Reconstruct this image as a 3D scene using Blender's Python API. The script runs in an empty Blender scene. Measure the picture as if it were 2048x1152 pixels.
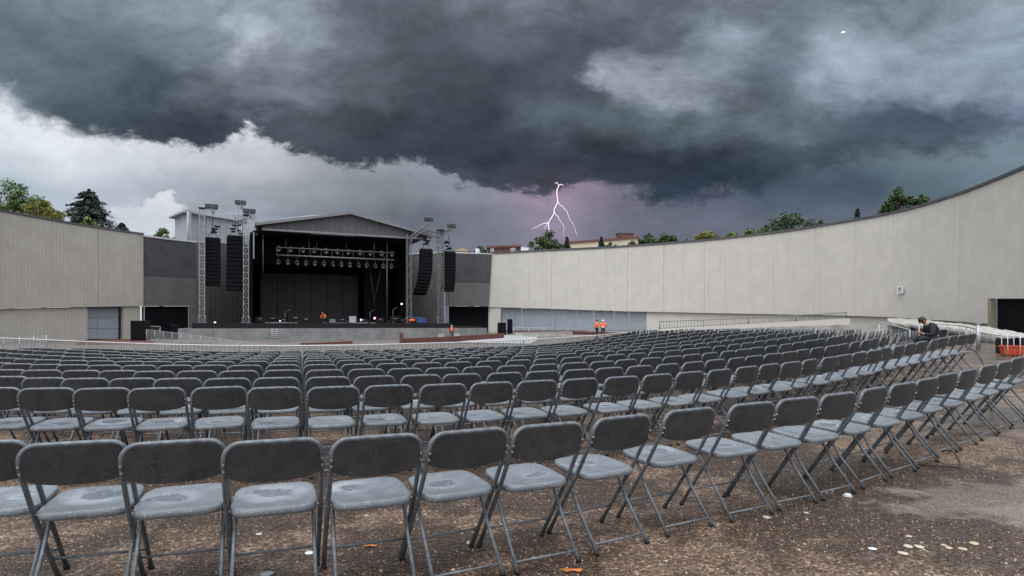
import bpy, bmesh, math, random
from mathutils import Vector, Matrix, Quaternion, Euler
random.seed(7)
sc = bpy.context.scene
COL = sc.collection
R = math.radians
F = 1220.0; EYE = 1.36; HZ = 650.0          # focal length in photo pixels, eye height, horizon row

# ------------------------------------------------------------------ camera
cd = bpy.data.cameras.new('camera'); cam = bpy.data.objects.new('camera', cd); COL.objects.link(cam)
cam.location = (0, 0, EYE); cam.rotation_euler = (R(90), 0, 0)
cd.sensor_width = 36; cd.lens = 36 * F / 2048; cd.shift_y = 74 / 2048; cd.clip_start = .05; cd.clip_end = 6000
sc.camera = cam
sc.view_settings.view_transform = 'Standard'; sc.view_settings.look = 'None'
sc.view_settings.exposure = 0; sc.view_settings.gamma = 1
SUN_EL, SUN_AZ = R(62), R(200)

# ------------------------------------------------------------------ sky
def lin(c): return tuple(((v/255)/12.92 if v/255 <= .04045 else ((v/255+.055)/1.055)**2.4) for v in c)
world = bpy.data.worlds.new('World'); sc.world = world; world.use_nodes = True
def build_sky():
    nt = world.node_tree; N = nt.nodes; L = nt.links; N.clear()
    def nd(t, **k):
        n = N.new(t)
        for a, v in k.items(): setattr(n, a, v)
        return n
    def put(s, v):
        if hasattr(v, 'is_output'): L.new(v, s)
        else: s.default_value = v
    def M(op, a, b=0., c=0., clamp=False):
        n = nd('ShaderNodeMath', operation=op, use_clamp=clamp)
        put(n.inputs[0], a); put(n.inputs[1], b)
        if len(n.inputs) > 2: put(n.inputs[2], c)
        return n.outputs[0]
    def MR(v, a, b, c=0., d=1., smooth=True):
        n = nd('ShaderNodeMapRange', interpolation_type='SMOOTHSTEP' if smooth else 'LINEAR')
        put(n.inputs['Value'], v); put(n.inputs['From Min'], a); put(n.inputs['From Max'], b); put(n.inputs['To Min'], c); put(n.inputs['To Max'], d)
        return n.outputs[0]
    def mix(f, a, b, bt='MIX'):
        n = nd('ShaderNodeMix', data_type='RGBA', blend_type=bt)
        put(n.inputs[0], f); put(n.inputs[6], a); put(n.inputs[7], b); return n.outputs[2]
    def noise(v, s, det=6, rough=.55, dist=0., w=None):
        n = nd('ShaderNodeTexNoise'); n.noise_dimensions = '3D'
        put(n.inputs['Vector'], v); n.inputs['Scale'].default_value = s; n.inputs['Detail'].default_value = det
        n.inputs['Roughness'].default_value = rough; n.inputs['Distortion'].default_value = dist
        return n.outputs[0], n.outputs[1]
    tc = nd('ShaderNodeTexCoord'); sep = nd('ShaderNodeSeparateXYZ'); L.new(tc.outputs['Generated'], sep.inputs[0])
    X, Y, Z = sep.outputs
    hyp = M('SQRT', M('ADD', M('MULTIPLY', X, X), M('MULTIPLY', Y, Y)))
    Yc = M('MAXIMUM', Y, M('MAXIMUM', M('MULTIPLY', hyp, .35), .02))
    sx = M('DIVIDE', X, Yc); sy = M('DIVIDE', Z, Yc)
    # coordinates on the cloud base (a flat layer overhead), for perspective in the noise
    den = M('ADD', M('MAXIMUM', Z, 0.), .16)
    cv = nd('ShaderNodeCombineXYZ'); put(cv.inputs[0], M('DIVIDE', X, den)); put(cv.inputs[1], M('DIVIDE', Y, den)); cv.inputs[2].default_value = 3.3
    cloud = cv.outputs[0]
    ang = nd('ShaderNodeCombineXYZ'); put(ang.inputs[0], sx); put(ang.inputs[1], M('MULTIPLY', sy, 1.7)); ang.inputs[2].default_value = 1.0
    angv = ang.outputs[0]
    w1, w1c = noise(angv, 3.0, 6, .6); w2, w2c = noise(angv, 9.0, 6, .62)
    sp1 = nd('ShaderNodeSeparateXYZ'); L.new(w1c, sp1.inputs[0]); sp2 = nd('ShaderNodeSeparateXYZ'); L.new(w2c, sp2.inputs[0])
    wx = M('ADD', sx, M('ADD', M('MULTIPLY', M('SUBTRACT', sp1.outputs[0], .5), .20), M('MULTIPLY', M('SUBTRACT', sp2.outputs[0], .5), .15)))
    wy = M('ADD', sy, M('ADD', M('MULTIPLY', M('SUBTRACT', sp1.outputs[1], .5), .10), M('MULTIPLY', M('SUBTRACT', sp2.outputs[1], .5), .10)))
    T = lambda p: ((p-1024)/F+.9)/1.8
    S = lambda y: (HZ-y)/F
    tt = M('DIVIDE', M('ADD', wx, .9), 1.8, clamp=True)
    tr = M('DIVIDE', M('ADD', sx, .9), 1.8, clamp=True)
    def ramp(stops, fac):
        n = nd('ShaderNodeValToRGB'); cr = n.color_ramp; cr.interpolation = 'EASE'
        while len(cr.elements) < len(stops): cr.elements.new(.5)
        for e, (p, c) in zip(cr.elements, stops): e.position = max(0, min(1, T(p)))
        for e, (p, c) in zip(cr.elements, stops): e.color = (*lin(c), 1)
        L.new(fac, n.inputs[0]); return n.outputs[0]
    up = [(0, [(0,(96,111,125)),(200,(106,121,134)),(380,(130,145,160)),(560,(118,130,144)),(700,(92,103,115)),(820,(80,90,101)),(1000,(108,118,131)),(1150,(96,108,120)),(1300,(84,95,107)),(1500,(100,113,126)),(1700,(92,105,118)),(1900,(110,124,139)),(2048,(128,143,158))]),
          (80, [(0,(84,99,111)),(200,(92,106,119)),(400,(108,122,136)),(480,(160,173,188)),(590,(128,141,156)),(700,(90,101,113)),(820,(74,84,95)),(1000,(82,92,104)),(1200,(72,83,95)),(1350,(84,96,109)),(1480,(128,144,160)),(1600,(92,105,118)),(1720,(128,143,159)),(1850,(112,126,141)),(2048,(124,142,160))]),
          (165, [(0,(98,113,128)),(150,(80,94,107)),(300,(64,78,91)),(430,(96,109,121)),(560,(108,119,132)),(700,(88,98,110)),(850,(62,73,84)),(1000,(58,68,79)),(1160,(66,77,89)),(1225,(150,163,177)),(1330,(142,155,169)),(1430,(122,136,151)),(1540,(88,101,117)),(1680,(132,147,164)),(1850,(126,142,160)),(2048,(118,136,154))]),
          (240, [(0,(112,126,140)),(180,(70,85,99)),(400,(54,68,81)),(600,(70,80,91)),(800,(56,67,79)),(1000,(54,65,77)),(1120,(78,92,104)),(1280,(86,101,112)),(1450,(90,105,116)),(1560,(92,108,121)),(1750,(72,86,104)),(1900,(68,84,106)),(2048,(88,104,127))]),
          (320, [(0,(92,106,120)),(200,(66,80,93)),(400,(56,71,84)),(600,(66,78,90)),(780,(54,67,80)),(950,(50,63,76)),(1200,(46,58,71)),(1400,(42,55,70)),(1540,(62,76,90)),(1700,(66,82,97)),(2048,(84,102,117))]),
          (385, [(0,(80,95,108)),(900,(70,80,94)),(1100,(60,68,84)),(1250,(50,62,79)),(1400,(44,58,76)),(1600,(58,75,91)),(2048,(78,96,110))])]
    lo = [(230, [(0,(214,221,229)),(200,(222,227,234)),(500,(205,208,216)),(900,(130,138,148)),(1300,(85,95,110)),(1700,(80,98,112)),(2048,(96,114,128))]),
          (320, [(0,(186,198,208)),(120,(206,212,220)),(300,(192,198,208)),(500,(178,182,191)),(700,(150,156,166)),(880,(122,130,140)),(1000,(112,116,130)),(1110,(138,122,142)),(1240,(100,100,118)),(1450,(72,84,99)),(1700,(74,92,106)),(2048,(96,114,128))]),
          (385, [(0,(164,180,193)),(180,(172,184,196)),(400,(156,166,177)),(600,(146,153,164)),(800,(128,135,146)),(950,(114,120,131)),(1110,(140,122,144)),(1240,(104,102,120)),(1400,(74,84,101)),(1550,(58,73,90)),(1700,(56,72,90)),(1820,(70,88,102)),(2048,(84,102,116))]),
          (440, [(0,(196,207,218)),(120,(176,190,202)),(300,(182,192,203)),(450,(148,158,169)),(620,(128,137,148)),(850,(106,113,125)),(1000,(104,106,120)),(1110,(126,118,138)),(1250,(96,98,115)),(1450,(84,90,107)),(1600,(76,88,104)),(1750,(78,90,106)),(2048,(88,105,119))]),
          (510, [(0,(214,220,227)),(300,(205,211,218)),(500,(150,158,168)),(700,(120,129,140)),(1000,(100,104,118)),(1110,(112,108,126)),(1400,(82,88,104)),(2048,(88,100,115))])]
    def grid(rows, ff, vv):
        out = None; py = None
        for y, st in rows[::-1]:       # from low to high
            c = ramp(st, ff)
            if out is None: out = c
            else: out = mix(MR(vv, S(py), S(y)), out, c)
            py = y
        return out
    up = [(y, [(p, tuple(v*(1.10 if y < 200 else 1.04) for v in c)) for p, c in st]) for y, st in up]
    lo = [(y, [(p, tuple(min(245, v*(1.05 if p < 600 else 1.0)) for v in c)) for p, c in st]) for y, st in lo]
    lo = [(y, [(p, tuple(v*(1.16 if 850 < p < 1100 else 1.13 if 1100 < p < 1300 else 1.24 if 1300 <= p < 1600 else 1.2 if p >= 1600 else 1.) for v in c)) for p, c in st]) for y, st in lo]
    grey = lambda c, f: tuple(v*(1-f)+(sum(c)/3)*f for v in c)
    up = [(y, [(p, grey(c, .20)) for p, c in st]) for y, st in up]; lo = [(y, [(p, grey(c, .22 if p > 1250 else .08)) for p, c in st]) for y, st in lo]
    cu = grid(up, tt, wy); cl = grid(lo, tt, M('ADD', M('MULTIPLY', wy, .6), M('MULTIPLY', sy, .4)))
    # ragged cloud base
    fc = nd('ShaderNodeFloatCurve'); L.new(M('ADD', M('MULTIPLY', tt, .5), M('MULTIPLY', tr, .5)), fc.inputs['Value'])
    edge = [(0,188),(60,222),(150,250),(230,275),(330,292),(430,306),(480,268),(520,262),(570,292),(660,312),(760,328),(850,322),(890,352),(980,372),(1060,380),(1200,364),(1270,388),(1390,390),(1500,372),(1600,345),(1700,316),(1800,300),(1950,288),(2048,262)]
    cmap = fc.mapping; cv_ = cmap.curves[0]
    pts = [(T(x), S(y)*2) for x, y in edge]
    cv_.points[0].location = (0, pts[0][1]); cv_.points[1].location = (1, pts[-1][1])
    for p in pts: cv_.points.new(*p)
    cmap.update()
    er, _ = noise(angv, 9.0, 9, .66, .35); er2, _ = noise(angv, 40., 6, .7)
    ev = M('ADD', M('SUBTRACT', sy, M('MULTIPLY', fc.outputs[0], .5)), M('ADD', M('MULTIPLY', M('SUBTRACT', er, .5), .13), M('MULTIPLY', M('SUBTRACT', er2, .5), .035)))
    soft = M('MULTIPLY', M('ADD', MR(sx, -.1, .45, .009, .020), MR(sx, -.55, -.85, 0., .022)), MR(er2, .3, .7, .6, 1.6))
    m = MR(ev, M('MULTIPLY', soft, -1.), soft)
    col = mix(m, cl, cu)
    # light and dark billows
    d1, _ = noise(cloud, 1.5, 9, .6, .6); d2, _ = noise(cloud, 5., 8, .64, .3)
    d3, _ = noise(angv, 5.5, 10, .70, .6)
    det = M('ADD', M('MULTIPLY', M('SUBTRACT', d1, .5), 1.0), M('ADD', M('MULTIPLY', M('SUBTRACT', d2, .5), .7), M('ADD', M('MULTIPLY', M('SUBTRACT', d3, .5), 1.7), M('MULTIPLY', M('SUBTRACT', noise(angv, 15., 8, .68, .4)[0], .5), 1.0))))
    amp = MR(m, 0., 1., .26, .80)
    fac = M('MAXIMUM', M('ADD', 1., M('MULTIPLY', det, amp)), .25)
    cf = nd('ShaderNodeCombineXYZ'); [put(cf.inputs[i], fac) for i in range(3)]
    col = mix(1., col, cf.outputs[0], 'MULTIPLY')
    # white cumulus heaps low on the left
    def heap(px, py, rx, ry, strength, cc):
        dx = M('DIVIDE', M('SUBTRACT', wx, (px-1024)/F), rx/F); dy = M('DIVIDE', M('SUBTRACT', wy, S(py)), ry/F)
        r2 = M('ADD', M('MULTIPLY', dx, dx), M('MULTIPLY', dy, dy))
        return M('MULTIPLY', MR(M('ADD', r2, M('MULTIPLY', M('SUBTRACT', er2, .5), 2.0)), 1.35, .45), strength)
    for (px, py, rx, ry, st) in ((330, 428, 48, 26, .85), (352, 408, 26, 18, .9), (262, 438, 40, 16, .75), (225, 425, 26, 14, .6), (300, 462, 120, 16, .5)):
        col = mix(heap(px, py, rx, ry, st, None), col, mix(er, (*lin((178,188,200)), 1), (*lin((246,247,250)), 1)))
    # glow of the flash inside the cloud and rain around it
    dx = M('DIVIDE', M('SUBTRACT', sx, (1112-1024)/F), 95/F); dy = M('DIVIDE', M('SUBTRACT', sy, S(400)), 70/F)
    g = M('POWER', 2.718, M('MULTIPLY', M('ADD', M('MULTIPLY', dx, dx), M('MULTIPLY', dy, dy)), -1.))
    col = mix(M('MULTIPLY', g, .06), col, (*lin((196,160,190)), 1))
    # overhead and behind the camera the cloud is thinner and lets more light through
    rear = MR(M('DIVIDE', Y, M('MAXIMUM', hyp, .01)), .55, .0)
    top = MR(Z, .52, .85)
    rn, _ = noise(cloud, 1.1, 6, .55)
    rc = mix(rn, (*[v*SKY_REAR for v in (.62,.66,.72)], 1), (*[v*SKY_REAR for v in (.98,.98,1.0)], 1))
    lowr = MR(Z, .05, .55, .55, 1.15)
    cc_ = nd('ShaderNodeCombineXYZ'); [put(cc_.inputs[i], lowr) for i in range(3)]
    rc = mix(1., rc, cc_.outputs[0], 'MULTIPLY')
    col = mix(M('MAXIMUM', rear, top), col, rc)
    sk = nd('ShaderNodeTexSky', sky_type='NISHITA', sun_disc=False); sk.sun_elevation = SUN_EL; sk.sun_rotation = SUN_AZ
    bg0 = nd('ShaderNodeBackground'); L.new(col, bg0.inputs[0]); bg0.inputs[1].default_value = 1.0
    bg1 = nd('ShaderNodeBackground'); L.new(sk.outputs[0], bg1.inputs[0]); bg1.inputs[1].default_value = .05
    # the blue sky above the cloud only shows faintly through the thin part overhead and behind
    ms = nd('ShaderNodeMixShader'); put(ms.inputs[0], M('MULTIPLY', M('MAXIMUM', rear, top), .15)); L.new(bg0.outputs[0], ms.inputs[1]); L.new(bg1.outputs[0], ms.inputs[2])
    out = nd('ShaderNodeOutputWorld'); L.new(ms.outputs[0], out.inputs[0])
    world.cycles.sampling_method = 'MANUAL'; world.cycles.sample_map_resolution = 512
SKY_REAR = 2.6
build_sky()
ld = bpy.data.lights.new('sun', 'SUN'); ld.energy = 1.5; ld.angle = R(25); ld.color = (1, .97, .92)
sun = bpy.data.objects.new('sun', ld); COL.objects.link(sun)
# light comes from high up behind the camera
sv = Vector((math.sin(SUN_AZ)*math.cos(SUN_EL), math.cos(SUN_AZ)*math.cos(SUN_EL), math.sin(SUN_EL)))
sun.rotation_euler = (-sv).to_track_quat('-Z', 'Y').to_euler(); sun.location = sv*50

# ------------------------------------------------------------------ ground shape
AZ = R(-19)
def sm(x, a, b):
    t = max(0., min(1., (x-a)/(b-a))); return t*t*(3-2*t)
def gz(X, Y):
    u = X*math.cos(AZ)-Y*math.sin(AZ); v = X*math.sin(AZ)+Y*math.cos(AZ)
    rise = .0035*max(0., u-1.5)**2
    rise = rise if rise < .3 else .3+.12*(1-math.exp(-(rise-.3)/.12))
    dip = -.09*sm(v, 9, 15.5)*sm(u, -6, -.5)+.05*sm(v, 9, 15.5)*sm(-u, 1, 7)-.22*sm(v, 16, 20)
    near = dip*(1-sm(u, 6, 12))+rise
    far = -.5+.6*sm(u, 20, 28)+.5*sm(u, 28, 50)
    w = sm(v, 20, 34)
    return near*(1-w)+far*w
def W(px, py, d): return Vector(((px-1024)/F*d, d, EYE-(py-HZ)/F*d))
def G(px, d, dz=0.):
    X = (px-1024)/F*d; return Vector((X, d, gz(X, d)+dz))

# ------------------------------------------------------------------ materials
MATS = {}
def mat(name, color, rough=.6, metal=0., noise=None, bump=None, spec=.5, emit=None, es=1.):
    if name in MATS: return MATS[name]
    m = bpy.data.materials.new(name); m.use_nodes = True; nt = m.node_tree
    b = nt.nodes['Principled BSDF']; b.inputs['Base Color'].default_value = (*color, 1)
    b.inputs['Roughness'].default_value = rough; b.inputs['Metallic'].default_value = metal
    b.inputs['Specular IOR Level'].default_value = spec
    if emit: b.inputs['Emission Color'].default_value = (*emit, 1); b.inputs['Emission Strength'].default_value = es
    tc = nt.nodes.new('ShaderNodeTexCoord')
    if noise:
        sc_, amt = noise
        n = nt.nodes.new('ShaderNodeTexNoise'); n.inputs['Scale'].default_value = sc_; n.inputs['Detail'].default_value = 7; n.inputs['Roughness'].default_value = .65
        nt.links.new(tc.outputs['Object'], n.inputs['Vector'])
        mx = nt.nodes.new('ShaderNodeMix'); mx.data_type = 'RGBA'
        mx.inputs[6].default_value = (*[c*(1-amt) for c in color], 1); mx.inputs[7].default_value = (*[min(1, c*(1+amt)) for c in color], 1)
        mr = nt.nodes.new('ShaderNodeMapRange'); mr.inputs[1].default_value = .3; mr.inputs[2].default_value = .7
        nt.links.new(n.outputs[0], mr.inputs[0]); nt.links.new(mr.outputs[0], mx.inputs[0]); nt.links.new(mx.outputs[2], b.inputs['Base Color'])
    if bump:
        sc_, st = bump
        n = nt.nodes.new('ShaderNodeTexNoise'); n.inputs['Scale'].default_value = sc_; n.inputs['Detail'].default_value = 4
        nt.links.new(tc.outputs['Object'], n.inputs['Vector'])
        bp = nt.nodes.new('ShaderNodeBump'); bp.inputs['Strength'].default_value = st; bp.inputs['Distance'].default_value = .01
        nt.links.new(n.outputs[0], bp.inputs['Height']); nt.links.new(bp.outputs[0], b.inputs['Normal'])
    MATS[name] = m; return m
class NB:
    """small node helper for the hand-made materials"""
    def __init__(s, name):
        s.m = bpy.data.materials.new(name); s.m.use_nodes = True; s.nt = s.m.node_tree; s.N = s.nt.nodes; s.L = s.nt.links
        s.b = s.N['Principled BSDF']; s.tc = s.N.new('ShaderNodeTexCoord'); MATS[name] = s.m
    def put(s, k, v):
        if hasattr(v, 'is_output'): s.L.new(v, k)
        else: k.default_value = v
    def M(s, op, a, b=0., c=0., clamp=False):
        n = s.N.new('ShaderNodeMath'); n.operation = op; n.use_clamp = clamp
        s.put(n.inputs[0], a); s.put(n.inputs[1], b); s.put(n.inputs[2], c); return n.outputs[0]
    def MR(s, v, a, b, c=0., d=1., smooth=True):
        n = s.N.new('ShaderNodeMapRange'); n.interpolation_type = 'SMOOTHSTEP' if smooth else 'LINEAR'
        for i, x in zip(range(5), (v, a, b, c, d)): s.put(n.inputs[i], x)
        return n.outputs[0]
    def mix(s, f, a, b, bt='MIX'):
        n = s.N.new('ShaderNodeMix'); n.data_type = 'RGBA'; n.blend_type = bt
        s.put(n.inputs[0], f); s.put(n.inputs[6], a if hasattr(a, 'is_output') else (*a, 1)); s.put(n.inputs[7], b if hasattr(b, 'is_output') else (*b, 1)); return n.outputs[2]
    def noise(s, v, sc_, det=6, rough=.6, dist=0.):
        n = s.N.new('ShaderNodeTexNoise'); s.L.new(v, n.inputs['Vector']); n.inputs['Scale'].default_value = sc_
        n.inputs['Detail'].default_value = det; n.inputs['Roughness'].default_value = rough; n.inputs['Distortion'].default_value = dist
        return n.outputs[0]
    def vor(s, v, sc_, feat='F1'):
        n = s.N.new('ShaderNodeTexVoronoi'); n.feature = feat; s.L.new(v, n.inputs['Vector']); n.inputs['Scale'].default_value = sc_
        return n
    def bump(s, h, st, dist=.01, prev=None):
        n = s.N.new('ShaderNodeBump'); n.inputs['Strength'].default_value = st; n.inputs['Distance'].default_value = dist
        s.L.new(h, n.inputs['Height'])
        if prev is not None: s.L.new(prev, n.inputs['Normal'])
        return n.outputs[0]
    def ramp(s, fac, stops):
        n = s.N.new('ShaderNodeValToRGB'); cr = n.color_ramp
        while len(cr.elements) < len(stops): cr.elements.new(.5)
        for e, (p, c) in zip(cr.elements, stops): e.position = p; e.color = (*c, 1)
        s.L.new(fac, n.inputs[0]); return n.outputs[0]
def mapped(nb, scale, loc=None):
    mp = nb.N.new('ShaderNodeMapping'); nb.L.new(nb.tc.outputs['Object'], mp.inputs[0]); mp.inputs['Scale'].default_value = scale
    if loc is not None: nb.L.new(loc, mp.inputs['Location'])
    return mp.outputs[0]

def ground_mat():
    nb = NB('gravel_ground'); P = nb.tc.outputs['Object']
    warp = nb.noise(P, 30., 3)
    v1 = nb.vor(P, 52.); v2 = nb.vor(P, 34.); v3 = nb.vor(P, 120.)
    def sx(n): return nb.M('FRACT', nb.M('MULTIPLY', sepx(n), 7.3))
    def sepx(n):
        s_ = nb.N.new('ShaderNodeSeparateColor'); nb.L.new(n.outputs['Color'], s_.inputs[0]); return s_.outputs[0]
    stones = [(0, (.010,.006,.0035)), (.28, (.040,.022,.0125)), (.52, (.100,.058,.034)), (.74, (.185,.115,.072)), (.90, (.34,.235,.16)), (1, (.55,.43,.31))]
    c1 = nb.ramp(sx(v1), stones); c3 = nb.ramp(sx(v3), stones); c2 = nb.ramp(sx(v2), stones)
    c = nb.mix(.45, c1, c3)
    big = nb.MR(nb.noise(P, 14., 4), .5, .62)
    c = nb.mix(nb.M('MULTIPLY', big, .45), c, c2)
    low = nb.noise(P, .55, 7, .62, .4)
    tone = nb.noise(P, 2.4, 6, .6)
    c = nb.mix(nb.MR(tone, .35, .7, .0, .35), c, (.085,.050,.032))
    wet = nb.MR(nb.M('ADD', low, nb.M('MULTIPLY', tone, .35)), .58, .70)
    c = nb.mix(nb.M('MULTIPLY', wet, .70), c, (.020,.012,.008))
    # pale dried silt: a long tongue at the right of the nearest row, and thin film far off
    sp = nb.N.new('ShaderNodeSeparateXYZ'); nb.L.new(P, sp.inputs[0])
    def blob(cx, cy, rx, ry, ang=0.):
        ca, sa = math.cos(ang), math.sin(ang)
        dx = nb.M('SUBTRACT', sp.outputs[0], cx); dy = nb.M('SUBTRACT', sp.outputs[1], cy)
        a = nb.M('DIVIDE', nb.M('ADD', nb.M('MULTIPLY', dx, ca), nb.M('MULTIPLY', dy, sa)), rx)
        b = nb.M('DIVIDE', nb.M('SUBTRACT', nb.M('MULTIPLY', dy, ca), nb.M('MULTIPLY', dx, sa)), ry)
        r2 = nb.M('ADD', nb.M('MULTIPLY', a, a), nb.M('MULTIPLY', b, b))
        return nb.MR(nb.M('ADD', r2, nb.M('ADD', nb.M('MULTIPLY', nb.M('SUBTRACT', tone, .5), 3.6), nb.M('MULTIPLY', nb.M('SUBTRACT', nb.noise(P, 9., 5), .5), 1.5))), 1.05, .5)
    silt = nb.M('MAXIMUM', blob(3.9, 4.55, 1.15, .62, .15), nb.M('MULTIPLY', blob(7.2, 8.0, 2.6, 1.5, .5), .6))
    silt = nb.M('MAXIMUM', silt, nb.M('MULTIPLY', blob(-1.2, 2.55, .55, .22, 0), .35))
    fine = nb.noise(P, 60., 4)
    sc_ = nb.mix(nb.MR(fine, .3, .7), (.085,.068,.052), (.22,.185,.150))
    c = nb.mix(nb.M('MULTIPLY', silt, .82), c, sc_)
    wp = nb.N.new('ShaderNodeVectorMath'); wp.operation = 'ADD'; nb.L.new(P, wp.inputs[0]); wn = nb.N.new('ShaderNodeTexNoise'); nb.L.new(P, wn.inputs['Vector']); wn.inputs['Scale'].default_value = 1.6; wn.inputs['Detail'].default_value = 6; wv = nb.N.new('ShaderNodeVectorMath'); wv.operation = 'SCALE'; nb.L.new(wn.outputs['Color'], wv.inputs[0]); wv.inputs['Scale'].default_value = .9; nb.L.new(wv.outputs[0], wp.inputs[1])
    ck = nb.vor(wp.outputs[0], .45, 'DISTANCE_TO_EDGE'); crack = nb.M('MULTIPLY', nb.MR(ck.outputs['Distance'], .008, .002), nb.MR(nb.noise(P, .8, 3), .46, .56))
    c = nb.mix(nb.M('MULTIPLY', crack, .8), c, (.012,.009,.007))
    nb.L.new(c, nb.b.inputs['Base Color'])
    rg = nb.MR(wet, 0., 1., .60, .17); nb.L.new(rg, nb.b.inputs['Roughness'])
    h = nb.M('ADD', nb.M('MULTIPLY', v1.outputs['Distance'], -1.), nb.M('MULTIPLY', v3.outputs['Distance'], -.5))
    h = nb.M('MULTIPLY', h, nb.MR(silt, 0, 1, 1., .3))
    b1 = nb.bump(h, .9, .012); b2 = nb.bump(nb.noise(P, 9., 5), .6, .03, b1)
    nb.L.new(b2, nb.b.inputs['Normal']); return nb.m
def seat_mat():
    nb = NB('wet_seat_plastic'); oi = nb.N.new('ShaderNodeObjectInfo')
    cb = nb.N.new('ShaderNodeCombineXYZ'); nb.L.new(nb.M('MULTIPLY', oi.outputs['Random'], 37.), cb.inputs[0]); nb.L.new(nb.M('MULTIPLY', oi.outputs['Random'], 91.), cb.inputs[2])
    P0 = nb.tc.outputs['Object']
    P = mapped(nb, (1,1,1), cb.outputs[0])
    n1 = nb.noise(P, 6., 7, .62, 1.2); n2 = nb.noise(P, 28., 6, .7); n3 = nb.noise(P, 3., 3)
    sp = nb.N.new('ShaderNodeSeparateXYZ'); nb.L.new(P0, sp.inputs[0])
    # standing water in the dish of the seat; its outline wanders from chair to chair
    h2 = nb.M('FRACT', nb.M('MULTIPLY', oi.outputs['Random'], 7919.)); h3 = nb.M('FRACT', nb.M('MULTIPLY', oi.outputs['Random'], 3571.))
    ox = nb.M('MULTIPLY', nb.M('SUBTRACT', oi.outputs['Random'], .5), .17)
    oy = nb.M('ADD', nb.M('MULTIPLY', nb.M('SUBTRACT', h2, .5), .12), .22); szf = nb.M('ADD', nb.M('MULTIPLY', h3, .95), .35)
    dx = nb.M('DIVIDE', nb.M('SUBTRACT', sp.outputs[0], ox), nb.M('MULTIPLY', szf, .15)); dy = nb.M('DIVIDE', nb.M('SUBTRACT', sp.outputs[1], oy), nb.M('MULTIPLY', szf, .10))
    r = nb.M('SQRT', nb.M('ADD', nb.M('MULTIPLY', dx, dx), nb.M('MULTIPLY', dy, dy)))
    r = nb.M('ADD', r, nb.M('MULTIPLY', nb.M('SUBTRACT', n1, .5), 1.5))
    water = nb.MR(r, .62, .48)
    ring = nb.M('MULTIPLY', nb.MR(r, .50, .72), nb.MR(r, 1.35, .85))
    light_tone = nb.M('MULTIPLY', ring, nb.MR(n3, .42, .62))  # pale ring painted into the seat colour as sky reflected in the puddle
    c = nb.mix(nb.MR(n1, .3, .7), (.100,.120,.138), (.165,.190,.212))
    c = nb.mix(nb.M('MULTIPLY', light_tone, nb.M('ADD', nb.M('MULTIPLY', h2, .75), .05)), c, (.34,.375,.41))
    c = nb.mix(nb.M('MULTIPLY', water, .18), c, (.09,.10,.11))
    swirl = nb.noise(P, 14., 5, .6, 3.5)
    c = nb.mix(nb.M('MULTIPLY', nb.MR(swirl, .56, .66), nb.MR(r, 1.1, .4, 0, .5)), c, (.38,.41,.44))  # lighter swirl, also a painted sky reflection in the seat water
    # rain drops: small beads all over
    gr = nb.noise(P, 170., 3, .7); c = nb.mix(nb.MR(gr, .50, .68, 0, .5), c, (.36,.40,.44))
    vd = nb.vor(P, 95.); sep = nb.N.new('ShaderNodeSeparateColor'); nb.L.new(vd.outputs['Color'], sep.inputs[0])
    size = nb.MR(sep.outputs[0], .35, 1., .02, .42, False)
    drop = nb.MR(nb.M('SUBTRACT', size, vd.outputs['Distance']), 0., .08)
    drop = nb.M('MULTIPLY', drop, nb.MR(water, 0, 1, 1, 0))
    dens = nb.MR(n2, .38, .58)
    drop = nb.M('MULTIPLY', drop, dens)
    c = nb.mix(nb.M('MULTIPLY', drop, .85), c, (.58,.62,.66))
    c = nb.mix(nb.M('MULTIPLY', h3, .28), c, (.05,.058,.066))
    nb.L.new(c, nb.b.inputs['Base Color'])
    rg = nb.M('ADD', nb.M('MULTIPLY', n2, .22), .30)
    rg = nb.M('MULTIPLY', rg, nb.MR(water, 0, 1, 1., .15)); rg = nb.M('MULTIPLY', rg, nb.MR(drop, 0, 1, 1, .25))
    nb.L.new(rg, nb.b.inputs['Roughness'])
    b1 = nb.bump(drop, .8, .002); b2 = nb.bump(nb.M('MULTIPLY', n2, nb.MR(water, 0, 1, 1, 0)), .25, .003, b1)
    nb.L.new(b2, nb.b.inputs['Normal']); nb.b.inputs['Specular IOR Level'].default_value = .6
    return nb.m
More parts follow.
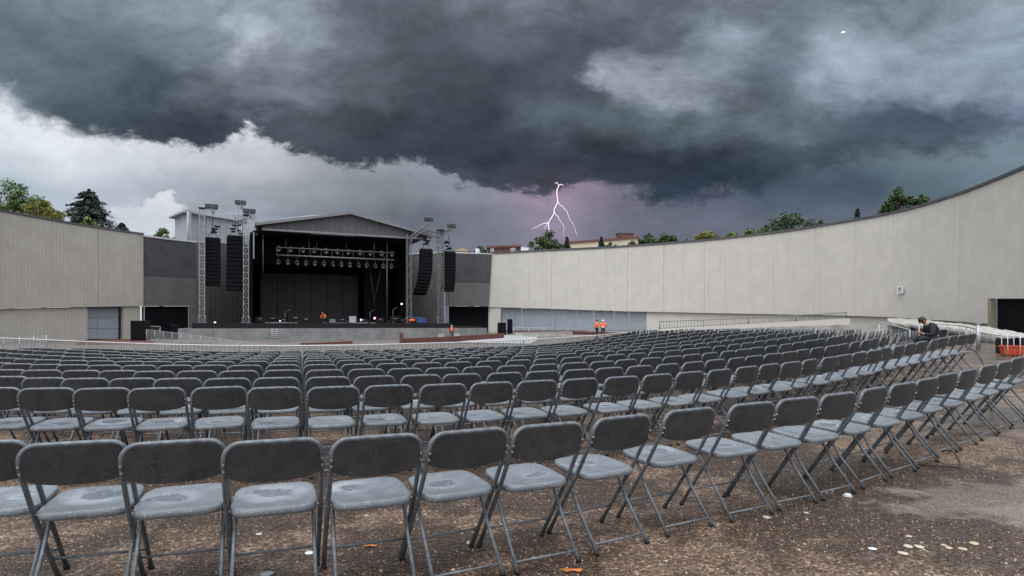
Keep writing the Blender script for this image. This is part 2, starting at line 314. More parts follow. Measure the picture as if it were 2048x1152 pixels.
def back_mat():
    nb = NB('wet_back_plastic'); oi = nb.N.new('ShaderNodeObjectInfo')
    cb = nb.N.new('ShaderNodeCombineXYZ'); nb.L.new(nb.M('MULTIPLY', oi.outputs['Random'], 53.), cb.inputs[0])
    P = mapped(nb, (1,1,1), cb.outputs[0]); P2 = mapped(nb, (9,9,1.3), cb.outputs[0])
    n1 = nb.noise(P, 9., 6); st = nb.noise(P2, 5., 5); fine = nb.noise(P, 160., 3)
    c = nb.mix(nb.MR(n1, .3, .7), (.024,.024,.026), (.042,.041,.041))
    c = nb.mix(nb.MR(st, .52, .72, 0, .35), c, (.065,.066,.068))
    vd = nb.vor(P, 130.); sep = nb.N.new('ShaderNodeSeparateColor'); nb.L.new(vd.outputs['Color'], sep.inputs[0])
    drop = nb.MR(nb.M('SUBTRACT', nb.MR(sep.outputs[0], .72, 1., 0., .38, False), vd.outputs['Distance']), 0., .06)
    c = nb.mix(nb.M('MULTIPLY', drop, .3), c, (.28,.30,.33))
    c = nb.mix(nb.M('MULTIPLY', oi.outputs['Random'], .45), c, (.018,.019,.022))
    scf = nb.noise(mapped(nb, (3,3,22), cb.outputs[0]), 6., 3); c = nb.mix(nb.MR(scf, .68, .74, 0, .35), c, (.12,.12,.12))
    nb.L.new(c, nb.b.inputs['Base Color']); nb.L.new(nb.M('ADD', nb.M('MULTIPLY', n1, .25), .38), nb.b.inputs['Roughness'])
    nb.b.inputs['Specular IOR Level'].default_value = .3; nb.L.new(nb.bump(nb.M('ADD', nb.M('MULTIPLY', fine, .35), drop), .4, .002), nb.b.inputs['Normal']); return nb.m
def tube_mat():
    nb = NB('painted_tube'); P = nb.tc.outputs['Object']
    n1 = nb.noise(P, 25., 6); vd = nb.vor(P, 140.); sep = nb.N.new('ShaderNodeSeparateColor'); nb.L.new(vd.outputs['Color'], sep.inputs[0])
    drop = nb.MR(nb.M('SUBTRACT', nb.MR(sep.outputs[0], .4, 1., 0., .42, False), vd.outputs['Distance']), 0., .06)
    c = nb.mix(nb.MR(n1, .3, .7), (.066,.077,.090), (.130,.147,.165)); c = nb.mix(nb.M('MULTIPLY', drop, .35), c, (.30,.33,.37))
    nb.L.new(c, nb.b.inputs['Base Color']); nb.L.new(nb.M('ADD', nb.M('MULTIPLY', n1, .2), .28), nb.b.inputs['Roughness'])
    nb.L.new(nb.bump(drop, .7, .0025), nb.b.inputs['Normal']); nb.b.inputs['Metallic'].default_value = .15; return nb.m
def wall_mat(name, ca, cb_, rib=.0, stain=.5, ribw=.30):
    """board-marked or ribbed wall; UV is (metres along the wall, metres up)"""
    nb = NB(name); uv = nb.tc.outputs['UV']; sp = nb.N.new('ShaderNodeSeparateXYZ'); nb.L.new(uv, sp.inputs[0])
    u, v = sp.outputs[0], sp.outputs[1]
    k = nb.N.new('ShaderNodeCombineXYZ'); nb.L.new(u, k.inputs[0]); nb.L.new(nb.M('MULTIPLY', v, .05), k.inputs[1])
    streak = nb.noise(k.outputs[0], 2.4, 8, .72); streak2 = nb.noise(k.outputs[0], .35, 4, .6)
    mot = nb.noise(uv, .55, 7, .6); fine = nb.noise(uv, 7., 6, .7)
    c = nb.mix(nb.MR(mot, .3, .7), ca, cb_)
    dark = tuple(x*.62 for x in ca)
    c = nb.mix(nb.MR(streak, .50, .74, 0, stain), c, dark)
    # run-off marks are strongest under the coping
    topm = nb.MR(v, 6., 13., .15, 1.)
    c = nb.mix(nb.M('MULTIPLY', nb.MR(streak2, .5, .7, 0, .35), topm), c, dark)
    ribs = nb.M('ABSOLUTE', nb.M('SUBTRACT', nb.M('FRACT', nb.M('DIVIDE', u, ribw)), .5))
    line = nb.MR(ribs, .10, .02)
    c = nb.mix(nb.M('MULTIPLY', line, rib), c, tuple(x*.55 for x in ca))
    c = nb.mix(nb.MR(fine, .35, .75, 0, .18), c, tuple(x*.7 for x in ca))
    nb.L.new(c, nb.b.inputs['Base Color']); nb.b.inputs['Roughness'].default_value = .8
    h = nb.M('ADD', nb.M('MULTIPLY', line, -1.), nb.M('MULTIPLY', fine, .25))
    nb.L.new(nb.bump(h, .5, .03), nb.b.inputs['Normal']); return nb.m
def leaf_mat(name, c1, c2):
    nb = NB(name); P = nb.tc.outputs['Object']
    n = nb.noise(P, .9, 4); n2 = nb.noise(P, 9., 3)
    c = nb.mix(nb.MR(nb.M('ADD', nb.M('MULTIPLY', n, .5), nb.M('MULTIPLY', n2, .5)), .38, .62), c1, c2)
    nb.L.new(c, nb.b.inputs['Base Color']); nb.b.inputs['Roughness'].default_value = .55
    nb.b.inputs['Subsurface Weight'].default_value = 0.; return nb.m

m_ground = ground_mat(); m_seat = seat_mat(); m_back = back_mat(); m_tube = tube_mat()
m_conc = wall_mat('pale_ribbed_concrete', (.45,.433,.395), (.50,.483,.445), .22, .36)
m_concL = wall_mat('warm_ribbed_concrete', (.315,.298,.262), (.355,.338,.30), .34, .32, .42)
m_dark = wall_mat('charcoal_cladding', (.036,.037,.044), (.055,.056,.064), .35, .3, .5)
m_mid = wall_mat('dull_grey_render', (.085,.082,.084), (.11,.107,.108), .05, .35, .5)
m_base = wall_mat('stage_concrete', (.12,.122,.125), (.20,.202,.204), .06, .8, 1.2)
m_clad = wall_mat('zinc_sheet', (.28,.30,.33), (.35,.375,.405), .5, .2, .5)
m_gable = wall_mat('grey_gable_sheet', (.058,.059,.065), (.080,.082,.088), .5, .2, .9)
m_door = mat('blue_grey_door_paint', (.22,.255,.295), .5, noise=(1.5, .12))
m_black = mat('black_drape', (.006,.006,.008), .9, noise=(3, .4), spec=.08)
m_blackm = mat('black_equipment', (.008,.008,.010), .6, noise=(6, .4), spec=.2)
m_screen = mat('dark_backdrop', (.022,.021,.025), .8, noise=(.6, .25))
m_grille = mat('speaker_grille', (.006,.006,.008), .8, noise=(12, .5), spec=.08)
m_alu = mat('aluminium_truss', (.31,.32,.33), .4, .6, noise=(4, .3))
m_aluD = mat('weathered_truss', (.15,.155,.165), .5, .5, noise=(4, .4))
m_galv = mat('galvanised_steel', (.36,.37,.38), .45, .5, noise=(8, .25))
m_white = mat('white_top_rail', (.46,.47,.49), .4, noise=(5, .1))
m_coping = mat('dark_coping', (.06,.062,.07), .5, noise=(2, .3))
m_copl = mat('pale_coping', (.40,.42,.45), .45, noise=(2, .2))
m_roofed = mat('light_roof_edge', (.135,.14,.15), .45, noise=(2, .2))
m_rub = mat('black_rubber', (.012,.012,.013), .7)
m_bolt = mat('steel_bolt', (.3,.3,.32), .35, .9)
m_orange = mat('hi_vis_orange', (.90,.13,.02), .7, noise=(20, .15))
m_refl = mat('silver_tape', (.75,.60,.50), .35)
m_navy = mat('dark_navy_cloth', (.012,.014,.024), .85, noise=(25, .3))
m_skin = mat('skin', (.42,.25,.17), .5)
m_hair = mat('dark_hair', (.008,.007,.007), .6)
m_helm = mat('white_helmet', (.75,.75,.73), .35)
m_redb = mat('brick_red_paving', (.085,.028,.019), .75, noise=(2.5, .35))
m_floor = mat('grey_arena_floor', (.115,.10,.092), .55, noise=(.5, .3))
m_tarp = mat('pale_sheet', (.31,.30,.275), .6, noise=(1.3, .32), bump=(3, .8))
m_crate = mat('orange_crate_plastic', (.42,.055,.015), .5, noise=(8, .2))
m_blue = mat('blue_cover', (.008,.035,.13), .7, noise=(3, .3))
m_wood = mat('bark', (.06,.045,.032), .9, noise=(5, .4))
m_trimL = mat('light_metal_strip', (.24,.29,.33), .4, .3)
m_vent = mat('white_vent_enamel', (.72,.73,.74), .4)
m_ventd = mat('vent_louvre_gap', (.10,.11,.15), .5)
m_beige = mat('beige_render_far', (.50,.43,.33), .8, noise=(.2, .1))
m_brick = mat('brick_far', (.105,.045,.035), .85, noise=(1, .25))
m_rtile = mat('red_roof_far', (.12,.045,.038), .7)
m_win = mat('window_glass_far', (.05,.06,.07), .15)
m_whitef = mat('white_panel_far', (.60,.63,.68), .6)
m_paper = mat('white_plastic_disc', (.72,.74,.77), .35)
m_peb = [mat('pebble_'+n, c, .55, noise=(60, .25)) for n, c in (('umber', (.055,.030,.018)), ('tan', (.20,.122,.074)), ('buff', (.33,.235,.16)), ('cream', (.42,.37,.30)), ('rust', (.11,.050,.024)), ('slate', (.085,.08,.078)))]
m_leafo = mat('orange_leaf_blade', (.42,.13,.02), .5, noise=(40, .4))
LEAVES = {k: leaf_mat('leaves_'+k, a, b) for k, a, b in (
    ('dark', (.020,.042,.015), (.060,.110,.032)), ('conifer', (.010,.022,.018), (.026,.048,.032)), ('mid', (.028,.065,.014), (.09,.16,.035)),
    ('yellow', (.075,.085,.012), (.20,.19,.03)), ('light_tone', (.055,.10,.012), (.14,.21,.035)))}

# ------------------------------------------------------------------ mesh helpers
class MB:
    def __init__(s): s.v = []; s.f = []; s.mi = []; s.uv = []; s.smooth = []
    def face(s, idx, mi=0, uv=None, smooth=False):
        s.f.append(idx); s.mi.append(mi); s.uv.append(uv); s.smooth.append(smooth)
    def quad(s, a, b, c, d, mi=0, uv=None):
        n = len(s.v); s.v += [Vector(x) for x in (a, b, c, d)]; s.face((n, n+1, n+2, n+3), mi, uv)
    def hexa(s, p, mi=0):
        """eight corners: bottom ring 0-3, top ring 4-7 (same order)"""
        n = len(s.v); s.v += [Vector(x) for x in p]
        for q in ((3,2,1,0), (4,5,6,7), (0,1,5,4), (1,2,6,5), (2,3,7,6), (3,0,4,7)): s.face(tuple(n+i for i in q), mi)
    def box(s, c, size, mi=0, rz=0., M=None):
        x, y, z = [t/2 for t in size]; c = Vector(c)
        pts = [Vector(q) for q in ((-x,-y,-z),(x,-y,-z),(x,y,-z),(-x,y,-z),(-x,-y,z),(x,-y,z),(x,y,z),(-x,y,z))]
        if rz: pts = [Matrix.Rotation(rz, 3, 'Z') @ q for q in pts]
        if M is not None: pts = [M @ q for q in pts]
        s.hexa([q+c for q in pts], mi)
    def tube(s, pts, r, seg=8, mi=0, cap=True, smooth=True):
        pts = [Vector(p) for p in pts]; n0 = len(s.v); rr = r if isinstance(r, (list, tuple)) else [r]*len(pts)
        up = None
        for i, p in enumerate(pts):
            a = pts[max(0, i-1)]; b = pts[min(len(pts)-1, i+1)]; d = (b-a).normalized()
            if up is None:
                up = Vector((0, 0, 1)) if abs(d.z) < .9 else Vector((1, 0, 0))
            sx = d.cross(up).normalized(); up = sx.cross(d).normalized()
            for k in range(seg):
                t = 2*math.pi*k/seg; s.v.append(p+(sx*math.cos(t)+up*math.sin(t))*rr[i])
        for i in range(len(pts)-1):
            for k in range(seg):
                a = n0+i*seg+k; b = n0+i*seg+(k+1) % seg; s.face((a, b, b+seg, a+seg), mi, None, smooth)
        if cap:
            s.face(tuple(n0+k for k in range(seg))[::-1], mi); s.face(tuple(n0+(len(pts)-1)*seg+k for k in range(seg)), mi)
    def ball(s, c, r, mi=0, seg=10, rings=6):
        c = Vector(c); r = Vector(r) if not isinstance(r, (int, float)) else Vector((r, r, r)); n0 = len(s.v)
        for i in range(rings+1):
            ph = math.pi*i/rings
            for k in range(seg):
                t = 2*math.pi*k/seg; s.v.append(c+Vector((r.x*math.sin(ph)*math.cos(t), r.y*math.sin(ph)*math.sin(t), r.z*math.cos(ph))))
        for i in range(rings):
            for k in range(seg):
                a = n0+i*seg+k; b = n0+i*seg+(k+1) % seg; s.face((a, a+seg, b+seg, b), mi, None, True)
    def build(s, name, mats, parent=None, loc=None):
        me = bpy.data.meshes.new(name); me.from_pydata([tuple(v) for v in s.v], [], s.f)
        mats = mats if isinstance(mats, (list, tuple)) else [mats]
        for m in mats: me.materials.append(m)
        me.polygons.foreach_set('material_index', s.mi); me.polygons.foreach_set('use_smooth', s.smooth)
        if any(u is not None for u in s.uv):
            ul = me.uv_layers.new(name='UVMap')
            for p, u in zip(me.polygons, s.uv):
                if u is not None:
                    for li, w in zip(p.loop_indices, u): ul.data[li].uv = w
        me.update(); o = bpy.data.objects.new(name, me); COL.objects.link(o)
        if parent is not None: o.parent = parent
        if loc is not None: o.location = loc
        return o
def tag(o, label=None, cat=None, group=None, kind=None):
    if label: o['label'] = label
    if cat: o['category'] = cat
    if group: o['group'] = group
    if kind: o['kind'] = kind
    return o
def thing(name, label, cat, loc=(0,0,0), rz=0., group=None):
    o = bpy.data.objects.new(name, None); COL.objects.link(o); o.location = loc; o.rotation_euler = (0, 0, rz); o.empty_display_size = .2
    return tag(o, label, cat, group)
CH = {}
def copy_tree(o, parent=None):
    c = o.copy(); COL.objects.link(c); c.parent = parent
    for ch in list(o.children): copy_tree(ch, c)
    return c
def bevel(o, w, seg=2):
    m = o.modifiers.new('bevel', 'BEVEL'); m.width = w; m.segments = seg; m.limit_method = 'ANGLE'; return o
ORD = ['first','second','third','fourth','fifth','sixth','seventh','eighth','ninth','tenth','eleventh','twelfth','thirteenth','fourteenth','fifteenth','sixteenth','seventeenth','eighteenth','nineteenth']
TENS = {20:'twentieth',30:'thirtieth',40:'fortieth'}; TW = {2:'twenty',3:'thirty',4:'forty'}
def ordw(n):
    if n <= 19: return ORD[n-1]
    if n in TENS: return TENS[n]
    return TW[n//10]+'-'+ORD[n % 10-1]

# ------------------------------------------------------------------ ground
def make_ground():
    xs = sorted(set([-900,-500,-300,-200,-150,-110,-80]+[i*2.0 for i in range(-30, 31)]+[i*.5 for i in range(-24, 37)]+[80,110,150,200,300,500,900]))
    ys = sorted(set([-300,-100,-40,-15,-6]+[i*.5 for i in range(-4, 70)]+[i*2. for i in range(18, 60)]+[130,150,180,250,400,700,1500,3000]))
    mb = MB(); nx = len(xs)
    mb.v = [Vector((x, y, gz(x, y))) for y in ys for x in xs]
    for j in range(len(ys)-1):
        for i in range(nx-1):
            a = j*nx+i; mb.face((a, a+1, a+nx+1, a+nx), 0, None, True)
    tag(mb.build('ground', m_ground), kind='structure')
    # paved arena floor between the barrier and the stage
    mb = MB(); pl = []
    for i in range(41):
        px = -60+i*36
        dn = 20+abs(px-560)/560*8 if px < 1330 else 31
        dn = max(dn, 22 if px > 500 else 20)
        pl.append([G(px, dn+(110-dn)*t, .012+.02*t) for t in [k/16 for k in range(17)]])
    n = 17; mb.v = [p for c in pl for p in c]
    for i in range(40):
        for j in range(16):
            a = i*n+j; mb.face((a, a+n, a+n+1, a+1), 0, None, True)
    tag(mb.build('arena_floor', m_floor), kind='structure')
make_ground()

def make_gravel():
    rnd = random.Random(3); mb = MB()
    phi = (1+5**.5)/2
    ico = [Vector(v).normalized() for v in ((-1,phi,0),(1,phi,0),(-1,-phi,0),(1,-phi,0),(0,-1,phi),(0,1,phi),(0,-1,-phi),(0,1,-phi),(phi,0,-1),(phi,0,1),(-phi,0,-1),(-phi,0,1))]
    fc = ((0,11,5),(0,5,1),(0,1,7),(0,7,10),(0,10,11),(1,5,9),(5,11,4),(11,10,2),(10,7,6),(7,1,8),(3,9,4),(3,4,2),(3,2,6),(3,6,8),(3,8,9),(4,9,5),(2,4,11),(6,2,10),(8,6,7),(9,8,1))
    for i in range(30000):
        Y = 2.35+5.2*rnd.random()**1.7; X = rnd.uniform(-.95, .95)*Y
        if ((X-3.9)/1.1)**2+((Y-4.55)/.55)**2 < 1 and rnd.random() < .85: continue
        r = rnd.choice((.004,.005,.006,.007,.0085)) * (1.5 if rnd.random() < .04 else .85)
        z = gz(X, Y)+r*.15; rot = Matrix.Rotation(rnd.uniform(0, 6.28), 3, 'Z'); sx, sy, sz = r*rnd.uniform(.9, 1.6), r*rnd.uniform(.7, 1.1), r*rnd.uniform(.35, .7)
        n = len(mb.v); mi = rnd.choices(range(6), (36, 30, 13, 2.5, 9, 10))[0]
        for v in ico:
            q = rot @ Vector((v.x*sx*rnd.uniform(.85, 1.1), v.y*sy, v.z*sz)); mb.v.append(Vector((X, Y, z))+q)
        for f in fc: mb.face(tuple(n+k for k in f), mi, None, True)
    tag(mb.build('gravel', m_peb), 'small brown tan and cream gravel stones strewn over the wet ground', 'gravel', kind='stuff')
make_gravel()

# ------------------------------------------------------------------ folding chair
def make_chair():
    t = thing('folding_chair', '', 'folding chair')
    def side(y):                       # height of the long tube at depth y
        pts = [(-.095,.80), (-.055,.64), (.085,.43), (.385,.012)]
        for (a, za), (b, zb) in zip(pts, pts[1:]):
            if a <= y <= b: return za+(zb-za)*(y-a)/(b-a)
    hw = .222; path = []
    L1 = [(-hw+.004, .385, .012), (-hw, .25, .20), (-hw, .085, .43), (-hw, .02, .535), (-hw, -.055, .655), (-hw, -.078, .715)]
    path += L1
    r = .075                         # rounded shoulder
    for k in range(1, 7):
        a = math.pi/2*k/6; path.append((-hw+r-r*math.cos(a), -.082-.013*math.sin(a), .72+r*math.sin(a)*1.05))
    path += [(-.09, -.099, .800), (0, -.104, .801), (.09, -.099, .800)]
    path += [(-x, y, z) for x, y, z in path[:12][::-1]]
    mb = MB(); mb.tube(path, .0125, 10); mb.build('frame', m_tube, t)
    # curved plastic back plate
    mb = MB(); nx, nz, th = 14, 7, .006
    def bp(i, j, back):
        u = -1+2*i/nx; v = j/nz; x = u*(hw-.006)
        zt = .792 if abs(x) < hw-.075 else .792-.068*(1-math.sqrt(max(0, 1-((abs(x)-(hw-.075))/.071)**2)))
        zb = .602+.022*u*u+.012*u**6; z = zb+(zt-zb)*v
        y = -.083-.020*(1-u*u)-.10*(z-.72)*.9*0-.0+(.72-z)*.22
        return Vector((x, y-(th if back else -th), z))
    for back in (0, 1):
        n = len(mb.v)
        mb.v += [bp(i, j, back) for j in range(nz+1) for i in range(nx+1)]
        for j in range(nz):
            for i in range(nx):
                a = n+j*(nx+1)+i; q = (a, a+1, a+nx+2, a+nx+1); mb.face(q if back else q[::-1], 0, None, True)
    K = (nx+1)*(nz+1); K2 = len(mb.v); mb.v += [v.copy() for v in mb.v]; F0 = len(mb.f)
    for i in range(nx): mb.face((i, i+1, K+i+1, K+i)[::1], 0)
    for i in range(nx): a = nz*(nx+1)+i; mb.face((a+1, a, K+a, K+a+1), 0)
    for j in range(nz):
        a = j*(nx+1); mb.face((a+nx+1, a, K+a, K+a+nx+1), 0); b = a+nx; mb.face((b, b+nx+1, K+b+nx+1, K+b), 0)
    mb.f[F0:] = [tuple(i+K2 for i in f) for f in mb.f[F0:]]
    mb.build('backrest', m_back, t)
    # dished seat with rounded corners and a turned-down rim
    mb = MB(); rings = [0., .25, .5, .7, .84, .93, .975, 1.]; SEG = 40
    def outline(a):
        ca, sa = math.cos(a), math.sin(a); n_ = 5.5
        rr = (abs(ca)**n_+abs(sa)**n_)**(-1/n_); x = rr*ca; y = rr*sa
        wx = .205-.012*(y > 0)*y; return x*wx, y*.205
    zs = lambda y: .438+(y+.205)*.062
    for q, rf in enumerate(rings):
        for k in range(SEG):
            x, y = outline(2*math.pi*k/SEG); x *= rf; y *= rf
            dish = -.011*max(0, 1-(rf/.86)**2) if rf < .86 else .0
            ed = -.006*max(0, (rf-.93)/.07)**2
            mb.v.append(Vector((x, .208+y, zs(y)+.014+dish+ed)))
    for q in range(len(rings)-1):
        for k in range(SEG):
            a = q*SEG+k; b = q*SEG+(k+1) % SEG; mb.face((a, a+SEG, b+SEG, b), 0, None, True)
    last = (len(rings)-1)*SEG
    for dz, sh in ((-.012, 1.008), (-.032, 1.0), (-.032, .93), (-.010, .90)):
        n = len(mb.v)
        for k in range(SEG):
            x, y = outline(2*math.pi*k/SEG); mb.v.append(Vector((x*sh, .208+y*sh, zs(y)+.008+dz)))
        for k in range(SEG): mb.face((last+k, n+k, n+(k+1) % SEG, last+(k+1) % SEG), 0, None, True)
        last = n
    mb.face(tuple(last+k for k in range(SEG)), 0)
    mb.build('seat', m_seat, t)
    for s in (-1, 1):
        mb = MB(); mb.tube([(s*.190, .225, .428), (s*.192, .10, .235), (s*.196, -.085, .012)], .0105, 10); mb.build('rear_leg', m_tube, t)
    mb = MB(); mb.tube([(-.194, -.058, .055), (.194, -.058, .055)], .0075, 8); mb.build('rear_crossbar', m_tube, t)
    mb = MB(); mb.tube([(-hw+.002, .292, .14), (hw-.002, .292, .14)], .0075, 8); mb.build('front_crossbar', m_tube, t)
    mb = MB()
    for x, y in ((-hw+.004, .387), (hw-.004, .387), (-.196, -.088), (.196, -.088)):
        c = MB(); c.tube([(x, y, .0), (x, y-(.012 if y > 0 else -.012), .03)], [.0165, .0145], 10); c.build('foot_cap', m_rub, t)
    for s in (-1, 1):
        mb = MB(); mb.tube([(s*(hw+.014), .083, .43), (s*(hw-.03), .083, .43)], .007, 8); mb.build('pivot_bolt', m_bolt, t)
        for z, y in ((.70, -.078), (.665, -.062)): mb = MB(); mb.tube([(s*hw, y-.016, z), (s*hw, y+.01, z)], .006, 8); mb.build('rivet', m_bolt, t)
    return t
PROTO = make_chair()
simple_skip = ('foot_cap', 'rivet', 'pivot_bolt', 'front_crossbar')
rows = []            # (row index, [(x, y, facing)])
# nearest row: positions measured one by one
A = [(-58,2.87),(146,2.87),(345,2.89),(550,2.93),(754,3.03),(938,3.20),(1102,3.41),(1251,3.68),(1387,3.98),(1507,4.25),(1600,4.50),(1682,4.75),(1752,5.05),(1812,5.35),(1859,5.65),(1900,6.0),(1942,6.32),(1985,6.68),(2015,7.02),(2040,7.4),(2062,7.85)]
PA = [((px-1024)/F*d, d) for px, d in A]; ra = []
for i, (x, y) in enumerate(PA):
    a = PA[max(0, i-1)]; b = PA[min(len(PA)-1, i+1)]; th = math.degrees(math.atan2(b[1]-a[1], b[0]-a[0]))
    ra.append((x, y, max(20., .62*th+10)))
rows.append(ra)
def row_curve(x0, y0, k):
    """walk along a row from its axis point in both directions"""
    def th(s):
        if s >= 0:
            t = 9+6.4*s-.33*s*s if s < 9 else 9+6.4*9-.33*81
            return min(t, 37.5)
        return max(9+6.4*s*.92, -30)
    return th
ends = [1948,1832,1770,1714,1660,1622,1580,1537,1475,1402,1325]
for n in range(11):
    d0 = 5.42+1.02*n; x0 = -.3434*d0; out = []
    th = row_curve(x0, d0, n/10)
    for sgn in (1, -1):
        x, y, s = x0, d0, 0.; step = .02; nxt = .245; lst = []
        while s < 34:
            t = R(th(sgn*s))
            if sgn > 0 and n > 0:
                t += max(0, math.atan2(y, x)-R(9)-t)*sm(1024+F*x/y, ends[n]-135, ends[n]-10) if x > 0 else 0
            x += sgn*step*math.cos(t); y += sgn*step*math.sin(t); s += step
            if s >= nxt:
                px = 1024+F*x/y
                if sgn > 0 and px > ends[n]+8: break
                if px < -40: break
                tt = math.degrees(t); q = sm(px, ends[n]-110, ends[n]-15) if (sgn > 0 and n > 0) else 0; lst.append((x, y, (.55*tt+14.5)*(1-q)+(tt+12)*q)); nxt += .49
        out += lst if sgn > 0 else lst[::-1]
        if sgn > 0: right = lst
        else: left = lst[::-1]
    rows.append(left+right)
NAMES = ['nearest row', 'second row from the front of the picture', 'third row', 'fourth row', 'fifth row', 'sixth row', 'seventh row', 'eighth row', 'ninth row', 'tenth row', 'eleventh row', 'farthest row']
allc = [(ri, ci, x, y, f) for ri, r_ in enumerate(rows) for ci, (x, y, f) in enumerate(r_)]
print('chairs', len(allc), [len(r_) for r_ in rows])
near = set((c[0], c[1]) for c in sorted(allc, key=lambda c: c[3])[:300])
stuff = []
rnd = random.Random(11)
LOOK = {(0,1): 'with rain drops and a thin pale streak on its seat', (0,2): 'with a pale swirl on its seat', (0,3): 'with a round pale water ring on its seat', (0,4): 'with a round painted puddle reflection on its seat'}
for ri, ci, x, y, f in allc:
    jr = rnd.gauss(0, 2.4)*(.5 if ri == 0 else 1); jx, jy = rnd.uniform(-.018, .018), rnd.gauss(0, .022)
    if ri == 0: jx *= .5; jy *= .4
    if ri == 1 and ci == 4: jr += 9; jy += .10
    X, Y = x+jx, y+jy; a = R(f+jr)
    # x, y is the middle of the top tube; the chair origin lies .10 m further forward
    ox, oy = X-math.sin(a)*.10, Y+math.cos(a)*.10
    ex = Vector((math.cos(a), math.sin(a))); ey = Vector((-math.sin(a), math.cos(a)))
    zc = gz(ox, oy)
    sl_y = (gz(ox+ey.x*.2, oy+ey.y*.2)-gz(ox-ey.x*.1, oy-ey.y*.1))/.3; sl_x = (gz(ox+ex.x*.2, oy+ex.y*.2)-gz(ox-ex.x*.2, oy-ex.y*.2))/.4
    rot = Euler((math.atan(sl_y), -math.atan(sl_x), 0)).to_matrix()
    rot = Matrix.Rotation(a, 3, 'Z') @ rot; eul = rot.to_euler()
    if (ri, ci) in near:
        if ri <= 1: c = copy_tree(PROTO)
        else:
            c = PROTO.copy(); COL.objects.link(c)
            for ch in PROTO.children:
                nm = ch.name.split('.')[0]
                if nm in simple_skip: continue
                if ri > 5 and nm == 'rear_crossbar': continue
                d = ch.copy(); COL.objects.link(d); d.parent = c
        c.location = (ox, oy, zc+.002); c.rotation_euler = eul
        c['label'] = 'wet grey folding chair, %s from the left in the %s' % (ordw(ci+1), NAMES[ri])
        if ri == 1: c['label'] = 'wet grey folding chair, %s from the left in the second row' % ordw(ci+1)
        c['category'] = 'folding chair'; c['group'] = 'grey folding chairs set out in curved rows'
    else: stuff.append((Vector((ox, oy, zc)), rot))
# the chairs past the three hundred that show largest, as one object
mb = MB()
for loc, rot in stuff:
    for ch in PROTO.children:
        nm = ch.name.split('.')[0]
        if nm in simple_skip or nm == 'rear_crossbar': continue
        n = len(mb.v); mb.v += [rot @ v.co+loc for v in ch.data.vertices]
        mi = {'frame': 0, 'rear_leg': 0, 'backrest': 1, 'seat': 2}[nm]
        for p in ch.data.polygons: mb.face(tuple(n+i for i in p.vertices), mi, None, p.use_smooth)
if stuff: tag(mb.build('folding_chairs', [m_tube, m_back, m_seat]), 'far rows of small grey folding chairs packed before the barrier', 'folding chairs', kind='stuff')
for ch in list(PROTO.children): bpy.data.objects.remove(ch)
bpy.data.objects.remove(PROTO)
SEATED_SRC = [o for o in COL.objects if o.get('label') == 'wet grey folding chair, first from the left in the second row'][0]

# ------------------------------------------------------------------ the enclosing walls
def interp(tab, x):
    if x <= tab[0][0]: return tab[0][1]
    for (a, u), (b, v) in zip(tab, tab[1:]):
        if x <= b: return u+(v-u)*(x-a)/(b-a)
    return tab[-1][1]
def plan(px, tab):
    d = interp(tab, px); return Vector(((px-1024)/F*d, d, 0))
def smooth_tab(tab, n=10):
    """Catmull-Rom through (photo column, depth) in plan, returned as points with the column kept"""
    P = [(px, Vector(((px-1024)/F*d, d))) for px, d in tab]; out = []
    for i in range(len(P)-1):
        p0 = P[max(0, i-1)][1]; p1 = P[i][1]; p2 = P[i+1][1]; p3 = P[min(len(P)-1, i+2)][1]
        for k in range(n):
            t = k/n; q = .5*((2*p1)+(p2-p0)*t+(2*p0-5*p1+4*p2-p3)*t*t+(3*p1-p0-3*p2+p3)*t**3)
            out.append((1024+F*q.x/q.y, q.y))
    out.append((tab[-1][0], tab[-1][1])); return out
TOPZ = 13.2
RW = smooth_tab([(983,101.7),(1060,98.8),(1140,96.2),(1228,93.4),(1320,89.8),(1410,86.0),(1505,81.2),(1580,77.2),(1655,72.6),(1720,68.9),(1786,65.0),(1842,61.2),(1919,55.6),(1976,51.3),(2048,46.4),(2140,41.0)])
LW = [(-70,58.5),(0,63.5),(90,68.5),(180,73.8),(247,77.8),(287,80.0)]
